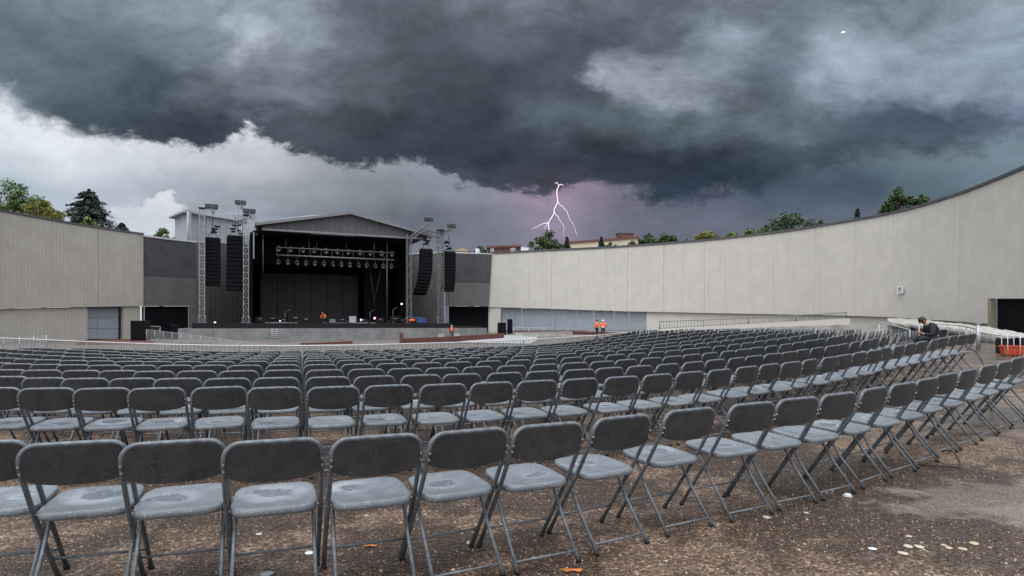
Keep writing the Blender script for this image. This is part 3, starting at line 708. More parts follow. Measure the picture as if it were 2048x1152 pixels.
def wall_strip(name, tab, p0, p1, ztop, zbot, m, parent, thick=.35, off=0., cols=None, mi=0, label=None, u0=0.):
    """vertical slab following the wall between two photo columns; ztop, zbot functions of the column"""
    n = max(2, int(abs(p1-p0)/18)+1); ps = [p0+(p1-p0)*i/n for i in range(n+1)]
    pts = [plan(p, tab) for p in ps]; mb = MB(); u = u0; us = []
    for i, q in enumerate(pts):
        if i: u += (q-pts[i-1]).length
        us.append(u)
    nrm = []
    for i in range(n+1):
        d = (pts[min(n, i+1)]-pts[max(0, i-1)]).normalized(); nn = Vector((-d.y, d.x, 0))
        if nn.dot(pts[i]) < 0: nn = -nn
        nrm.append(nn)
    f = [pts[i]+nrm[i]*off for i in range(n+1)]; b = [pts[i]+nrm[i]*(off+thick) for i in range(n+1)]
    zt = [ztop(p) if callable(ztop) else ztop for p in ps]; zb = [zbot(p) if callable(zbot) else zbot for p in ps]
    def V(q, z): return Vector((q.x, q.y, z))
    for i in range(n):
        uv = ((us[i], zb[i]), (us[i+1], zb[i+1]), (us[i+1], zt[i+1]), (us[i], zt[i]))
        mb.quad(V(f[i],zb[i]), V(f[i+1],zb[i+1]), V(f[i+1],zt[i+1]), V(f[i],zt[i]), 0, uv)
        mb.quad(V(b[i+1],zb[i+1]), V(b[i],zb[i]), V(b[i],zt[i]), V(b[i+1],zt[i+1]), 0, uv)
        mb.quad(V(f[i],zt[i]), V(f[i+1],zt[i+1]), V(b[i+1],zt[i+1]), V(b[i],zt[i]), 0, uv)
        mb.quad(V(b[i],zb[i]), V(b[i+1],zb[i+1]), V(f[i+1],zb[i+1]), V(f[i],zb[i]), 0, uv)
    for i in (0, n): mb.quad(V(f[i],zb[i]), V(b[i],zb[i]), V(b[i],zt[i]), V(f[i],zt[i]), 0, ((us[i],zb[i]),(us[i]+thick,zb[i]),(us[i]+thick,zt[i]),(us[i],zt[i])))
    # share vertices so that shading is continuous is not needed: flat panels
    o = mb.build(name, m, parent)
    if label: o['label'] = label
    return o
def zof(px, py, tab): return EYE-(py-HZ)/F*interp(tab, px)
# right wall: pale panels above, recessed base with shutters below
rw = thing('concrete_wall', 'long pale curved concrete wall sweeping round the right side behind the seats', 'wall')
rbot = lambda px: interp([(983,4.35),(1290,3.35),(1500,2.85),(1650,2.55),(1786,2.2),(1842,1.95),(1976,1.46),(2140,1.1)], px)
seams = [975,1057,1103,1158,1213,1255,1327,1366,1409,1450,1504,1547,1629,1712,1787,1842,1919,1976,2060,2140]
uu = 0.
for a, b in zip(seams, seams[1:]):
    g = .13
    zb = (lambda p: zof(p, 597, RW)) if a >= 1976 else rbot
    wall_strip('wall_panel', RW, a+g, b-g, TOPZ, zb, m_conc, rw, .35, 0., u0=uu); uu += 13.7
wall_strip('panel_backing', RW, 984, 1975, TOPZ-.05, lambda p: rbot(p)+.03, m_coping, rw, .2, .37)
wall_strip('coping', RW, 982, 2140, TOPZ+.26, TOPZ+.02, m_coping, rw, .8, -.14)
wall_strip('lower_wall', RW, 1291, 1975, lambda p: rbot(p)-.03, -1.2, m_conc, rw, .4, .42, label='set-back pale base of the wall')
wall_strip('lower_wall', RW, 979, 1000, lambda p: rbot(p)-.03, -1.2, m_conc, rw, .4, .12)
wall_strip('opening_panel', RW, 1981, 2140, lambda p: zof(p, 597, RW)-.02, .6, m_black, rw, .3, .5, label='black covered opening at the right end')
wall_strip('opening_jamb', RW, 1975.5, 1981, lambda p: zof(p, 597, RW)-.02, .6, mat('ochre_jamb', (.22,.20,.14), .7), rw, .45, -.002)
dseams = [1000,1027,1040,1098,1108,1150,1185,1225,1255,1290]
for i, (a, b) in enumerate(zip(dseams, dseams[1:])):
    dp = wall_strip('shutter_panel', RW, a+.5, b-.5, lambda p: rbot(p)-.04, lambda p: interp([(1000,.45),(1290,.62)], p), m_door, rw, .12, .75-.04*(i % 2))
wall_strip('shutter_plinth', RW, 1000, 1290, lambda p: interp([(1000,.44),(1290,.61)], p), -1.2, m_redb, rw, .3, .55)
# vent
vt = thing('wall_vent', 'small square white louvred vent on the long pale curved wall', 'vent')
vc = W(1800, 579.5, interp(RW, 1800)-.35); d_ = (plan(1812, RW)-plan(1790, RW)).normalized(); va = math.atan2(d_.y, d_.x)
vt.location = vc; vt.rotation_euler = (0, 0, va)
mb = MB()
for c, s in (((0,0,.33),(.74,.1,.09)), ((0,0,-.33),(.74,.1,.09)), ((-.325,0,0),(.09,.1,.57)), ((.325,0,0),(.09,.1,.57))): mb.box(c, s)
mb.build('vent_frame', m_vent, vt)
mb = MB(); mb.box((0, .05, 0), (.56, .04, .57)); mb.build('vent_back', m_ventd, vt)
mb = MB()
for k in range(4): mb.box((0, 0, -.2+.135*k), (.5, .05, .045))
mb.build('louvres', m_vent, vt)

# left wall
lw = thing('concrete_wall', 'tall warm grey ribbed concrete wall at the left edge with a roller door', 'wall')
lbot = lambda p: interp([(-70,2.95),(0,3.05),(287,3.85)], p)
for i, (a, b) in enumerate(((-70,104),(104,197),(197,287))):
    wall_strip('wall_panel', LW, a+.15, b-.15, TOPZ, lbot, m_concL, lw, .4, 0., u0=i*9.3)
wall_strip('panel_backing', LW, -70, 286, TOPZ-.05, lambda p: lbot(p)+.03, m_coping, lw, .2, .42)
wall_strip('coping', LW, -70, 287.5, TOPZ+.22, TOPZ+.02, m_coping, lw, .8, -.12)
wall_strip('lower_wall', LW, -70, 179, lambda p: lbot(p)-.03, -1.2, m_concL, lw, .5, .35, label='set-back ribbed base of the wall')
wall_strip('pillar', LW, 249, 283, lambda p: lbot(p)-.03, -1.2, m_concL, lw, .5, .30)
wall_strip('opening_back', LW, 165, 288.5, lambda p: lbot(p)+.3, -1.2, m_coping, lw, .3, 1.7)
wall_strip('opening_lintel', LW, 179, 249, lambda p: lbot(p)-.03, lambda p: lbot(p)-.12, m_coping, lw, .8, .4)
rd = wall_strip('roller_door', LW, 179.5, 248.5, lambda p: lbot(p)-.13, lambda p: zof(p, 678, LW), m_door, lw, .1, 1.1)
for k in range(1, 3):
    wall_strip('door_rail', LW, 180, 248, lambda p: zof(p, 612+k*22+.5, LW), lambda p: zof(p, 612+k*22-.1, LW)-.06, m_trimL, rd, .06, 1.03)
wall_strip('door_rail', LW, 207.2, 208.2, lambda p: lbot(p)-.14, lambda p: zof(p, 677, LW), m_trimL, rd, .06, 1.02)

# dark flanks beside the stage
DLt = [(287,80.2),(340,83.2),(392,86.0)]
dl = thing('clad_wall', 'dark charcoal and dull grey wall section left of the stage', 'wall')
wall_strip('upper_cladding', DLt, 287.6, 392, TOPZ-.25, lambda p: zof(p, interp([(287,551),(392,556)], p), DLt), m_dark, dl, .4)
wall_strip('grey_band', DLt, 287.6, 392, lambda p: zof(p, interp([(287,551),(392,556)], p), DLt)-.02, lambda p: zof(p, 612, DLt), m_mid, dl, .37, .03)
wall_strip('coping', DLt, 287.8, 392, TOPZ-.02, TOPZ-.23, m_copl, dl, .8, -.1)
wall_strip('black_slab', DLt, 289.5, 380, lambda p: zof(p, 612.5, DLt), -1., m_black, dl, .2, .5)  # flat black slab stands in for the dark inside of the opening
wall_strip('door_post', DLt, 287.8, 289.4, lambda p: zof(p, 612.3, DLt), -1., m_galv, dl, .2, -.02)
wall_strip('lower_wall', DLt, 380, 392, lambda p: zof(p, 612.3, DLt), -1., m_mid, dl, .4, .06)
BLt = [(392,86.3),(410,87.2),(470,93),(560,101),(640,108)]
bl = thing('rear_wall', 'plain dark grey wall behind the left loudspeaker towers', 'wall')
wall_strip('wall_panel', BLt, 393, 640, lambda p: zof(p, interp([(392,484),(500,490)], p), BLt) if p < 500 else 13.5, -1., m_mid, bl, .4)
wall_strip('coping', BLt, 393, 500, lambda p: zof(p, interp([(392,482),(500,488)], p), BLt), lambda p: zof(p, interp([(392,483.8),(500,489.8)], p), BLt), m_copl, bl, .8, -.1)
BRt = [(740,110),(825,105.5),(885,103.6)]
br = thing('rear_wall', 'plain dark grey wall behind the right loudspeaker towers', 'wall')
wall_strip('wall_panel', BRt, 740, 885, 13.55, -1., m_mid, br, .4)
wall_strip('coping', BRt, 740, 885, 13.8, 13.57, m_copl, br, .8, -.1)
DRt = [(885,103.6),(983,101.9)]
dr = thing('clad_wall', 'dark charcoal and dull grey wall section right of the stage', 'wall')
sl = lambda p: 0
def tilted(name, pts_px, d0, m, parent, th=.35):
    """slab from photo corners on the flank plane"""
    P = [W(px, py, interp(DRt, min(983, px))-.75) for px, py in pts_px]; n_ = Vector((.05, 1, 0)).normalized()*th
    mb = MB(); mb.hexa([P[0], P[1], P[1]+n_, P[0]+n_, P[3], P[2], P[2]+n_, P[3]+n_])
    for i, f in enumerate(mb.f): mb.uv[i] = tuple((mb.v[k].x, mb.v[k].z) for k in f)
    return mb.build(name, m, parent)
tilted('upper_cladding', [(891,566),(979.6,566),(983,509),(893,506)], 0, m_dark, dr)
tilted('grey_band', [(891,612),(977,612),(979.6,566.4),(891,566.4)], 0, m_mid, dr, .30)
tilted('coping', [(885,505.6),(983.4,508.6),(983.4,506.6),(885,503.6)], 0, m_copl, dr, .8)
wall_strip('black_slab', DRt, 896, 976, lambda p: zof(p, 612.6, DRt), -1., m_black, dr, .2, .4)
wall_strip('door_post', DRt, 893, 895, lambda p: zof(p, 612.6, DRt), -1., m_galv, dr, .2, .0)
wall_strip('corner_strip', DRt, 976.5, 983, lambda p: zof(p, 612.6, DRt), -1., m_conc, dr, .2, .1)

# ------------------------------------------------------------------ stage frame of reference
SP = Vector((-33.54, 82., 0)); SX = Vector((.9134, .4070, 0)); SY = Vector((-.4070, .9134, 0)); SA = math.atan2(.4070, .9134)
def hit(px, py, o=0.):
    """point where the sight line of a photo pixel meets the plane o metres behind the stage front"""
    rx = (px-1024)/F; t = (SP+SY*o).dot(SY)/(rx*SY.x+SY.y); return Vector((rx*t, t, EYE-(py-HZ)/F*t))
def loc(px, py, o=0.):
    q = hit(px, py, o)-SP; return Vector((q.dot(SX), o, q.z))
def stg(a, o, z): q = SP+SX*a+SY*o; return Vector((q.x, q.y, z))
DECK = 1.62
def sbox(mb, a0, a1, o0, o1, z0, z1, mi=0):
    mb.hexa([stg(a0,o0,z0), stg(a1,o0,z0), stg(a1,o1,z0), stg(a0,o1,z0), stg(a0,o0,z1), stg(a1,o0,z1), stg(a1,o1,z1), stg(a0,o1,z1)], mi)
def suv(mb):
    for i, f in enumerate(mb.f): mb.uv[i] = tuple(((mb.v[k]-SP).dot(SX)+(mb.v[k]-SP).dot(SY)*.9, mb.v[k].z) for k in f)
stage = thing('concert_stage', 'large black outdoor concert stage under a gabled grey roof on a concrete base', 'stage')
aL = loc(356, 660, -4).x; aR = loc(974, 652, -4).x
a0 = loc(384, 655, -3.9).x; a1 = loc(905, 650, -3.9).x
mb = MB(); sbox(mb, aL, aR, -4, 18, -1.6, .93); suv(mb); mb.build('concrete_base', m_base, stage)
mb = MB(); sbox(mb, a0, a1, -3.9, 18, .935, DECK); sbox(mb, a1+.005, loc(962, 650, -3.9).x, -3.9, 10, .935, 1.25); mb.build('deck', m_blackm, stage)
lx, rx_ = loc(506, 460).x, loc(822, 480).x
eL, eR, ap = loc(524, 461), loc(846, 479), loc(700, 425)
# gable and roof
mb = MB(); zb = 14.1
tri = [(eL.x, zb), (eR.x, zb), (eR.x, zb+.55), (ap.x, ap.z-.35), (eL.x, zb+.55)]
n = 0; fr = [stg(a, 0, z) for a, z in tri]; bk = [stg(a, .4, z) for a, z in tri]; mb.v = fr+bk
mb.face((0,1,2,3,4)); mb.face((9,8,7,6,5))
for i in range(5): j = (i+1) % 5; mb.face((i, 5+i, 5+j, j))
suv(mb); mb.build('gable', m_gable, stage)
def roofplane(o0, o1, over, lift, th):
    mb = MB()
    for sgn, (ea) in ((-1, eL.x-over), (1, eR.x+over)):
        sl_ = (ap.z-(zb+.55))/((eR.x-eL.x)/2); ze = zb+.55-sl_*over*.4
        p = [stg(ea, o0, ze+lift-th), stg(ap.x, o0, ap.z-.35+lift-th), stg(ap.x, o1, ap.z-.35+lift-th), stg(ea, o1, ze+lift-th), stg(ea, o0, ze+lift), stg(ap.x, o0, ap.z-.35+lift), stg(ap.x, o1, ap.z-.35+lift), stg(ea, o1, ze+lift)]
        mb.hexa(p)
    suv(mb); return mb
roof = roofplane(-.7, 16, .9, .38, .36).build('roof', m_roofed, stage)
mb = MB(); sbox(mb, eL.x, eR.x, -.25, -.02, zb-.02, zb+.24); mb.build('roof_fascia', m_roofed, roof)
# under-roof ceiling, drapes
mb = MB(); sbox(mb, lx, rx_, .45, 15.5, zb-.30, zb-.03); mb.build('ceiling', m_black, stage)
mb = MB(); sbox(mb, lx-.35, lx, .2, 15.5, DECK, zb-.31); mb.build('side_drape', m_black, stage)
mb = MB(); sbox(mb, rx_, rx_+.35, 2.5, 15.5, DECK, zb-.31); mb.build('side_drape', m_black, stage)
mb = MB(); sbox(mb, lx, rx_, 15.2, 15.5, DECK, zb-.31); mb.build('rear_drape', m_black, stage)
b0, b1 = loc(521, 545, 12), loc(716, 640, 12)
mb = MB(); sbox(mb, b0.x, b1.x, 12, 12.15, DECK+.05, b0.z)
bd = mb.build('backdrop', m_screen, stage)
mb = MB()
for k in range(1, 6): a = b0.x+(b1.x-b0.x)*k/6; sbox(mb, a-.03, a+.03, 11.93, 11.99, DECK+.06, b0.z-.01)
mb.build('backdrop_seams', m_black, bd)
mb = MB(); sbox(mb, lx+.4, rx_-.2, 6, 6.1, 10.2, zb-.35); mb.build('top_border', m_black, stage)
mb = MB(); sbox(mb, b1.x+.3, b1.x+4.2, 8, 8.1, DECK+.01, 10.6); mb.build('wing_drape', m_black, stage)
mb = MB(); sbox(mb, lx+.01, lx+.16, -.05, .1, 10.2, zb-.35); mb.build('roof_post', m_trimL, stage)
for px, y0, y1, o in ((526, 463, 545, 1.0), (774, 480, 640, 1.5), (618, 470, 505, 3), (748, 478, 505, 3)):
    q = loc(px, y0, o); p = loc(px, y1, o); c = MB(); c.tube([stg(q.x, o, q.z), stg(q.x, o, p.z)], .06, 6); c.build('hanging_pole', m_aluD, stage)
for (px0, y0), (px1, y1) in (((765,530),(748,600)), ((738,525),(750,612)), ((766,515),(775,560))):
    q = loc(px0, y0, 6.); p = loc(px1, y1, 6.); c = MB(); c.tube([stg(q.x, 6., q.z), stg(p.x, 6., p.z)], .03, 5); c.build('guy_cable', m_aluD, stage)
# low grey panel and ladder on the base
mb = MB(); q = loc(549, 658, -4.1)
for s in (-.3, .3): mb.tube([stg(q.x+s, -4.08, -.7), stg(q.x+s, -4.08, .9)], .035, 5)
for k in range(6): mb.tube([stg(q.x-.3, -4.08, -.5+k*.25), stg(q.x+.3, -4.08, -.5+k*.25)], .03, 5)
tag(mb.build('ladder', m_white), 'short white ladder fixed to the concrete stage base', 'ladder')

# building behind the stage on the left
bb = thing('backstage_building', 'light grey metal clad building with a flat roof behind the left towers', 'building')
def pl(px, py, d): return W(px, py, d)
d1, d2 = 90., 100.
A_, B_, C_ = pl(350, 0, 92), pl(378, 0, 88), pl(506, 0, 100)
mb = MB(); A0, B0, C0 = [Vector((p.x, p.y, 0)) for p in (A_, B_, C_)]
def up_(p, z): return Vector((p.x, p.y, z))
zA = EYE+(650-436)/F*92; zB = EYE+(650-424)/F*88; zC = EYE+(650-446)/F*100
def slab(mb, p, q, z0p, z0q, z1p, z1q, th, side=1):
    d = (q-p).normalized(); n_ = Vector((-d.y, d.x, 0))*th*side
    mb.hexa([up_(p, z0p), up_(q, z0q), up_(q+n_, z0q), up_(p+n_, z0p), up_(p, z1p), up_(q, z1q), up_(q+n_, z1q), up_(p+n_, z1p)])
slab(mb, A0, B0, 12.5, 12.5, zA, zB, .3)
L_ = 0
for i, f in enumerate(mb.f): mb.uv[i] = tuple((mb.v[k].x*1.2-mb.v[k].y*.9, mb.v[k].z) for k in f)
mb.build('side_wall', m_clad, bb)
mb = MB(); slab(mb, B0+Vector((-.6,1.6,0)), C0+Vector((0,1.6,0)), 12.3, 12.3, zB-.2, zC+1.6, .3)
for i, f in enumerate(mb.f): mb.uv[i] = tuple((mb.v[k].x, mb.v[k].z) for k in f)
mb.build('recessed_wall', m_clad, bb)
mb = MB(); bk_ = Vector((1.5, 12, 0))
for (p, q, zp, zq) in ((B0, C0, zB, zC+.3),):
    ov = Vector((-.5, -.6, 0))
    mb.hexa([up_(A0+Vector((-.9,-.2,0)), zA-.02), up_(p+ov, zp-.05), up_(p+bk_, zp-.05), up_(A0+bk_, zA-.02), up_(A0+Vector((-.9,-.2,0)), zA+.22), up_(p+ov, zp+.28), up_(p+bk_, zp+.28), up_(A0+bk_, zA+.22)])
    mb.hexa([up_(p+ov, zp-.05), up_(q, zq-.3), up_(q+bk_, zq-.3), up_(p+bk_, zp-.04), up_(p+ov, zp+.285), up_(q, zq), up_(q+bk_, zq), up_(p+bk_, zp+.285)])
suv(mb); mb.build('roof', m_copl, bb)
mb = MB(); sl0 = B0+Vector((0,.1,0)); slab(mb, sl0+Vector((0,-.5,0)), sl0+Vector((3.4,.9,0)), zB+.3, zB+.2, zB+1.35, zB+1.2, .12)
for i, f in enumerate(mb.f): mb.uv[i] = tuple((mb.v[k].x*1.6, mb.v[k].z) for k in f)
mb.build('parapet', m_clad, bb)
mb = MB(); mb.tube([up_(B0+Vector((0,-.3,0)), 12.4), up_(B0+Vector((0,-.3,0)), zB)], .13, 6); mb.build('corner_trim', m_clad, bb)
# corrugated link between that building and the stage roof
mb = MB(); p, q = hit(478, 455, 3), hit(512, 455, 1.0)
slab(mb, Vector((p.x,p.y,0)), Vector((q.x,q.y,0)), EYE+(650-470)/F*p.y, EYE+(650-470)/F*q.y, EYE+(650-437)/F*p.y, EYE+(650-443)/F*q.y, .3)
for i, f in enumerate(mb.f): mb.uv[i] = tuple((mb.v[k].x*1.5, mb.v[k].z) for k in f)
mb.build('link_wall', m_clad, bb)
mb = MB(); r0 = [hit(470, 444, 14), hit(512, 446, 2), hit(560, 441, 14), hit(640, 437, 16)]
mb.tube([hit(560, 438, 13), hit(620, 432, 13), hit(690, 427, 13)], .06, 5); mb.build('roof_cable', m_copl, bb)

# ------------------------------------------------------------------ towers, arrays, lamps
def lattice(mb, p0, p1, w, rz, n, r=.045, rd_=.022):
    """square truss between two points; rz turns its section"""
    p0, p1 = Vector(p0), Vector(p1); ax = (p1-p0).normalized()
    u = Vector((math.cos(rz), math.sin(rz), 0)) if abs(ax.z) > .7 else Vector((0, 0, 1)); v = ax.cross(u).normalized(); u = v.cross(ax).normalized()
    cs = [(u*a+v*b)*w/2 for a, b in ((-1,-1),(1,-1),(1,1),(-1,1))]
    for c in cs: mb.tube([p0+c, p1+c], r, 5, 0, False)
    for k in range(n):
        a = p0+(p1-p0)*k/n; b = p0+(p1-p0)*(k+1)/n
        for i in range(4):
            c, d = cs[i], cs[(i+1) % 4]
            mb.tube([a+c, b+d] if k % 2 else [a+d, b+c], rd_, 4, 0, False); mb.tube([a+c, a+d], rd_, 4, 0, False)
def floodlight(p, rz, label, s=1.):
    s *= 1.45
    t = thing('floodlight', label, 'floodlight', p, rz, 'floodlights on top of the stage towers')
    for sgn in (-1, 1):
        mb = MB(); mb.box((sgn*.42*s, 0, .55*s), (.72*s, .42*s, .55*s)); mb.box((sgn*.42*s, -.24*s, .55*s), (.80*s, .08*s, .62*s)); bevel(mb.build('lamp_housing', m_blackm, t), .03)
        mb = MB(); mb.box((sgn*.42*s, -.292*s, .55*s), (.62*s, .02*s, .46*s)); mb.build('lamp_glass', mat('lamp_glass', (.05,.055,.06), .3, spec=.2), t)
    mb = MB(); mb.box((0, 0, .16*s), (1.5*s, .12*s, .10*s)); mb.box((0, 0, .07*s), (.16*s, .16*s, .22*s)); mb.box((.2*s, .05, -.25*s), (.4*s, .35*s, .45*s)); mb.build('yoke', m_aluD, t)
    return t
TW_ = []
def tower(px, ybot, ytop, o, w, label, lamp=None, zb=None, n=17, bright=True):
    a = loc(px, 600, o); zt = loc(px, ytop, o).z; z0 = DECK if zb is None else zb
    t = thing('truss_tower', label, 'tower', stg(a.x, o, z0), SA)
    mb = MB(); lattice(mb, (0,0,.05), (0,0,zt-z0), w, 0, n, .045, .026); mb.build('lattice_mast', m_alu if bright else m_aluD, t)
    mb = MB(); mb.box((0,0,.05), (w*1.9, w*1.9, .1))
    for s in (-1, 1): mb.tube([(s*w*.9, -w*.9, .1), (s*w*.45, -w*.45, 1.1)], .04, 5); mb.tube([(s*w*.9, w*.9, .1), (s*w*.45, w*.45, 1.1)], .04, 5)
    mb.build('base_plate', m_aluD, t)
    mb = MB(); mb.box((0, 0, zt-z0+.08), (w*1.25, w*1.25, .16)); mb.build('head_block', m_blackm, t)
    return t, Vector((stg(a.x, o, zt)))
t1, h1 = tower(404, 650, 418, -2.2, .62, 'leftmost bright aluminium truss tower beside the stage', n=17)
t2, h2 = tower(492, 648, 432, -2.4, .62, 'aluminium truss tower at the left edge of the stage opening', n=17)
t3, h3 = tower(818, 645, 468, -1.6, .62, 'truss tower at the right edge of the stage opening', n=17, bright=False)
t4, h4 = tower(881, 645, 462, -1.6, .80, 'rightmost lattice truss tower beside the stage', n=17, bright=False)
def arm(t, head, px, py, o, w=.5, name='boom'):
    q = hit(px, py, o); mt = t.matrix_world.inverted() if False else None
    M_ = Matrix.Translation(t.location) @ Matrix.Rotation(t.rotation_euler.z, 4, 'Z'); inv = M_.inverted()
    mb = MB(); lattice(mb, inv @ head, inv @ q, w, 0, 8, .045, .025); mb.build(name, m_aluD, t); return q
q = arm(t2, h2+Vector((0,0,-.6)), 470, 447, -2.4)
q3 = arm(t3, h3+Vector((0,0,-.8)), 856, 450, -1.6, .5)
q4 = arm(t4, h4+Vector((0,0,-.4)), 902, 460, -1.6, .5)
q5 = arm(t4, h4+Vector((0,0,-.7)), 838, 462, -1.4, .7, 'cross_boom')
floodlight(h1+SX*1.1+Vector((0,0,-.1)), SA, 'twin black floodlight on top of the leftmost bright tower', .62)
floodlight(h2+SX*.4+Vector((0,0,.15)), SA, 'twin black floodlight on the tower at the left edge of the stage', .62)
lp = hit(481, 408, -2.4)
mstt = MB()
for s in (-.25, .25): mstt.tube([lp+SX*s+Vector((0,0,-.15)), lp+SX*s+Vector((0,0,-4.))], .04, 5)
tag(mstt.build('lamp_pole', m_aluD), 'thin twin pole rising between the two left towers', 'pole')
floodlight(lp+Vector((0,0,-.25)), SA, 'topmost black floodlight on the thin twin pole', .55)
floodlight(hit(857, 445, -1.6), SA, 'black floodlight at the tip of the boom over the roof right corner', .55)
floodlight(hit(903, 458, -1.6), SA, 'black floodlight on the rightmost tower boom', .55)
def line_array(px, y0, y1, o, wpx, curve, label, n=13):
    """hung column of loudspeaker boxes, splayed along an arc"""
    c = loc(px, y0, o); bot = loc(px, y1, o); L = c.z-bot.z; d = hit(px, y0, o).y; w = wpx/F*d/ math.cos(SA)
    t = thing('line_array', label, 'loudspeaker array', stg(c.x, o, bot.z), SA, 'hanging loudspeaker arrays')
    h = L/n; x = 0.; z = L; ang = 0.; yy = 0.
    for k in range(n):
        a_ = curve*(k/(n-1))**1.6; x -= 0; 
        yy -= 0
        M_ = Matrix.Rotation(-a_*.9, 3, 'X') @ Matrix.Rotation(0, 3, 'Y')
        mb = MB(); mb.box((0, 0, -h*.5), (w, .8, h*.90), 0, 0, None); mb.box((0, -.42, -h*.5), (w*.94, .06, h*.78), 0)
        for v in range(len(mb.v)): mb.v[v] = M_ @ mb.v[v]+Vector((x, yy, z))
        mb.build('speaker_box', m_grille, t)
        z -= h*math.cos(a_*.9); yy -= -h*math.sin(a_*.9); x -= h*math.sin(a_)*.75
    mb = MB(); mb.box((0, 0, L+.09), (w*.9, .7, .16)); 
    for k in (-1, 1): mb.tube([(k*w*.35, 0, L+.1), (0, 0, L+1.2)], .035, 5)
    mb.tube([(0,0,L+1.1), (0,0,L+2.6)], .05, 5)
    mb.build('rigging_frame', m_blackm, t)
    r_ = random.Random(px); mb = MB()
    for k in range(7):
        a = r_.uniform(0, 6.3); mb.box((r_.uniform(-.7, .7)*w*.45, r_.uniform(-.3, .3), L+.5+r_.random()*1.3), (.5, .35, .18), 0, a)
    mb.build('motor_and_lamps', m_blackm, t)
    for k in (-1, 1):
        c_ = MB(); c_.tube([(k*w*.12+(x if curve else 0), yy, .1), (k*w*.12+(x if curve else 0), 0, -bot.z+DECK)], .022, 4); c_.build('cable', m_black, t)
    return t
line_array(425.5, 478, 573, -1.2, 26, .0, 'straight black loudspeaker array beside the leftmost tower')
line_array(471.5, 474, 582, -1.0, 30, .06, 'black loudspeaker array hanging just left of the stage opening')
line_array(852, 500, 590, -1.0, 23, .45, 'strongly curved black loudspeaker array right of the stage opening')
line_array(898, 505, 583, -1.0, 23, .12, 'rightmost black loudspeaker array beside the rightmost tower')

# lighting truss under the roof with its lamps
lt = thing('lighting_truss', 'long horizontal aluminium lighting truss hung under the stage roof', 'truss')
pA, pB = loc(553, 503, 2.2), loc(788, 515, 2.2)
mb = MB(); mb.tube([stg(pA.x, 2.2, pA.z+.6), stg(pB.x, 2.2, pA.z+.6)], .07, 6); mb.tube([stg(pA.x, 2.2, pA.z-.45), stg(pB.x, 2.2, pA.z-.45)], .09, 6); mb.tube([stg(pA.x, 2.8, pA.z-.45), stg(pB.x, 2.8, pA.z-.45)], .06, 6)
mb.build('chords', m_alu, lt)
mb = MB(); nn = 22
for k in range(nn):
    a = pA.x+(pB.x-pA.x)*k/nn; b = pA.x+(pB.x-pA.x)*(k+1)/nn
    mb.tube([stg(a, 2.2, pA.z-.45), stg(b, 2.8, pA.z-.45)], .03, 4, 0, False)
    if k % 2 == 0: mb.tube([stg(a, 2.2, pA.z-.45), stg(a, 2.2, pA.z+.6)], .035, 4, 0, False)
mb.build('braces', m_aluD, lt)
for k in range(4):
    a = pA.x+(pB.x-pA.x)*(k+.3)/4; c = MB(); c.tube([stg(a, 2.2, pA.z+.6), stg(a, 2.2, zb-.3)], .03, 4); c.build('hoist_chain', m_aluD, lt)
spot = thing('spotlight', '', 'spotlight', (0,0,0), SA, 'spotlights along the lighting truss')
mb = MB(); mb.tube([(0,.16,-.36), (0,-.05,-.42), (0,-.22,-.47)], [.12, .17, .20], 10); mb.build('lamp_body', m_blackm, spot)
mb = MB(); mb.tube([(0,-.222,-.471), (0,-.235,-.475)], [.17,.16], 10); mb.build('lens', mat('lamp_lens', (.14,.15,.16), .2), spot)
mb = MB(); mb.box((-.22,0,-.25), (.03,.06,.42)); mb.box((.22,0,-.25), (.03,.06,.42)); mb.box((0,0,-.04), (.46,.08,.05)); mb.box((0,0,.05), (.1,.1,.16)); mb.build('yoke', m_aluD, spot)
k = 0
for row, cnt, zz, o in (('upper', 11, pA.z+.35, 2.2), ('lower', 14, pA.z-1.15, 2.6)):
    for i in range(cnt):
        a = pA.x+.3+(pB.x-pA.x-.6)*i/(cnt-1); s = spot if k == 0 else copy_tree(spot); k += 1
        s.location = stg(a, o, zz+(.35 if row == 'upper' else 0)); s.rotation_euler = (0, 0, SA+random.uniform(-.5, .5)); sc_ = 1.15 if row == 'upper' else 1.0; s.scale = (sc_,)*3
        s['label'] = 'small black spotlight, %s from the left in the %s row of the lighting truss' % (ordw(i+1), row)
        if row == 'lower': pass
# drop rods for the lower row belong to the truss
for i in range(14):
    a = pA.x+.3+(pB.x-pA.x-.6)*i/13; c = MB(); c.tube([stg(a, 2.6, pA.z-.45), stg(a, 2.6, pA.z-1.1)], .02, 4); c.build('drop_rod', m_aluD, lt)

# gear on the stage
def case(px, ybase, o, w, d, h, label, m=None, name='flight_case', cat='equipment case', base=DECK):
    c = loc(px, 640, o); t = thing(name, label, cat, stg(c.x, o, base), SA+random.uniform(-.15, .15), None)
    m = m or m_blackm
    mb = MB(); mb.box((0,0,.10+(h-.10)*.36), (w, d, (h-.10)*.70)); bevel(mb.build('case_body', m, t), .03)
    mb = MB(); mb.box((0,0,.10+(h-.10)*.86), (w*1.01, d*1.01, (h-.10)*.26)); bevel(mb.build('lid', m, t), .03)
    for x in (-1, 1):
        for y in (-1, 1): c_ = MB(); c_.tube([(x*w*.4-.03, y*d*.4, .05), (x*w*.4+.03, y*d*.4, .05)], .05, 8); c_.build('castor', m_rub, t)
    mb = MB(); mb.box((0,-d/2-.01,.10+h*.55), (w*.3, .03, .06)); mb.build('handle', m_galv, t); return t
case(705, 640, 5, 1.0, .8, 1.05, 'pale grey upright equipment case standing alone towards stage right', mat('pale_case', (.42,.46,.50), .5, noise=(4,.1)))
case(665, 640, 5, .9, .6, .62, 'low light grey case beside the crouching stage worker', mat('mid_case', (.20,.21,.22), .5, noise=(4,.1)))
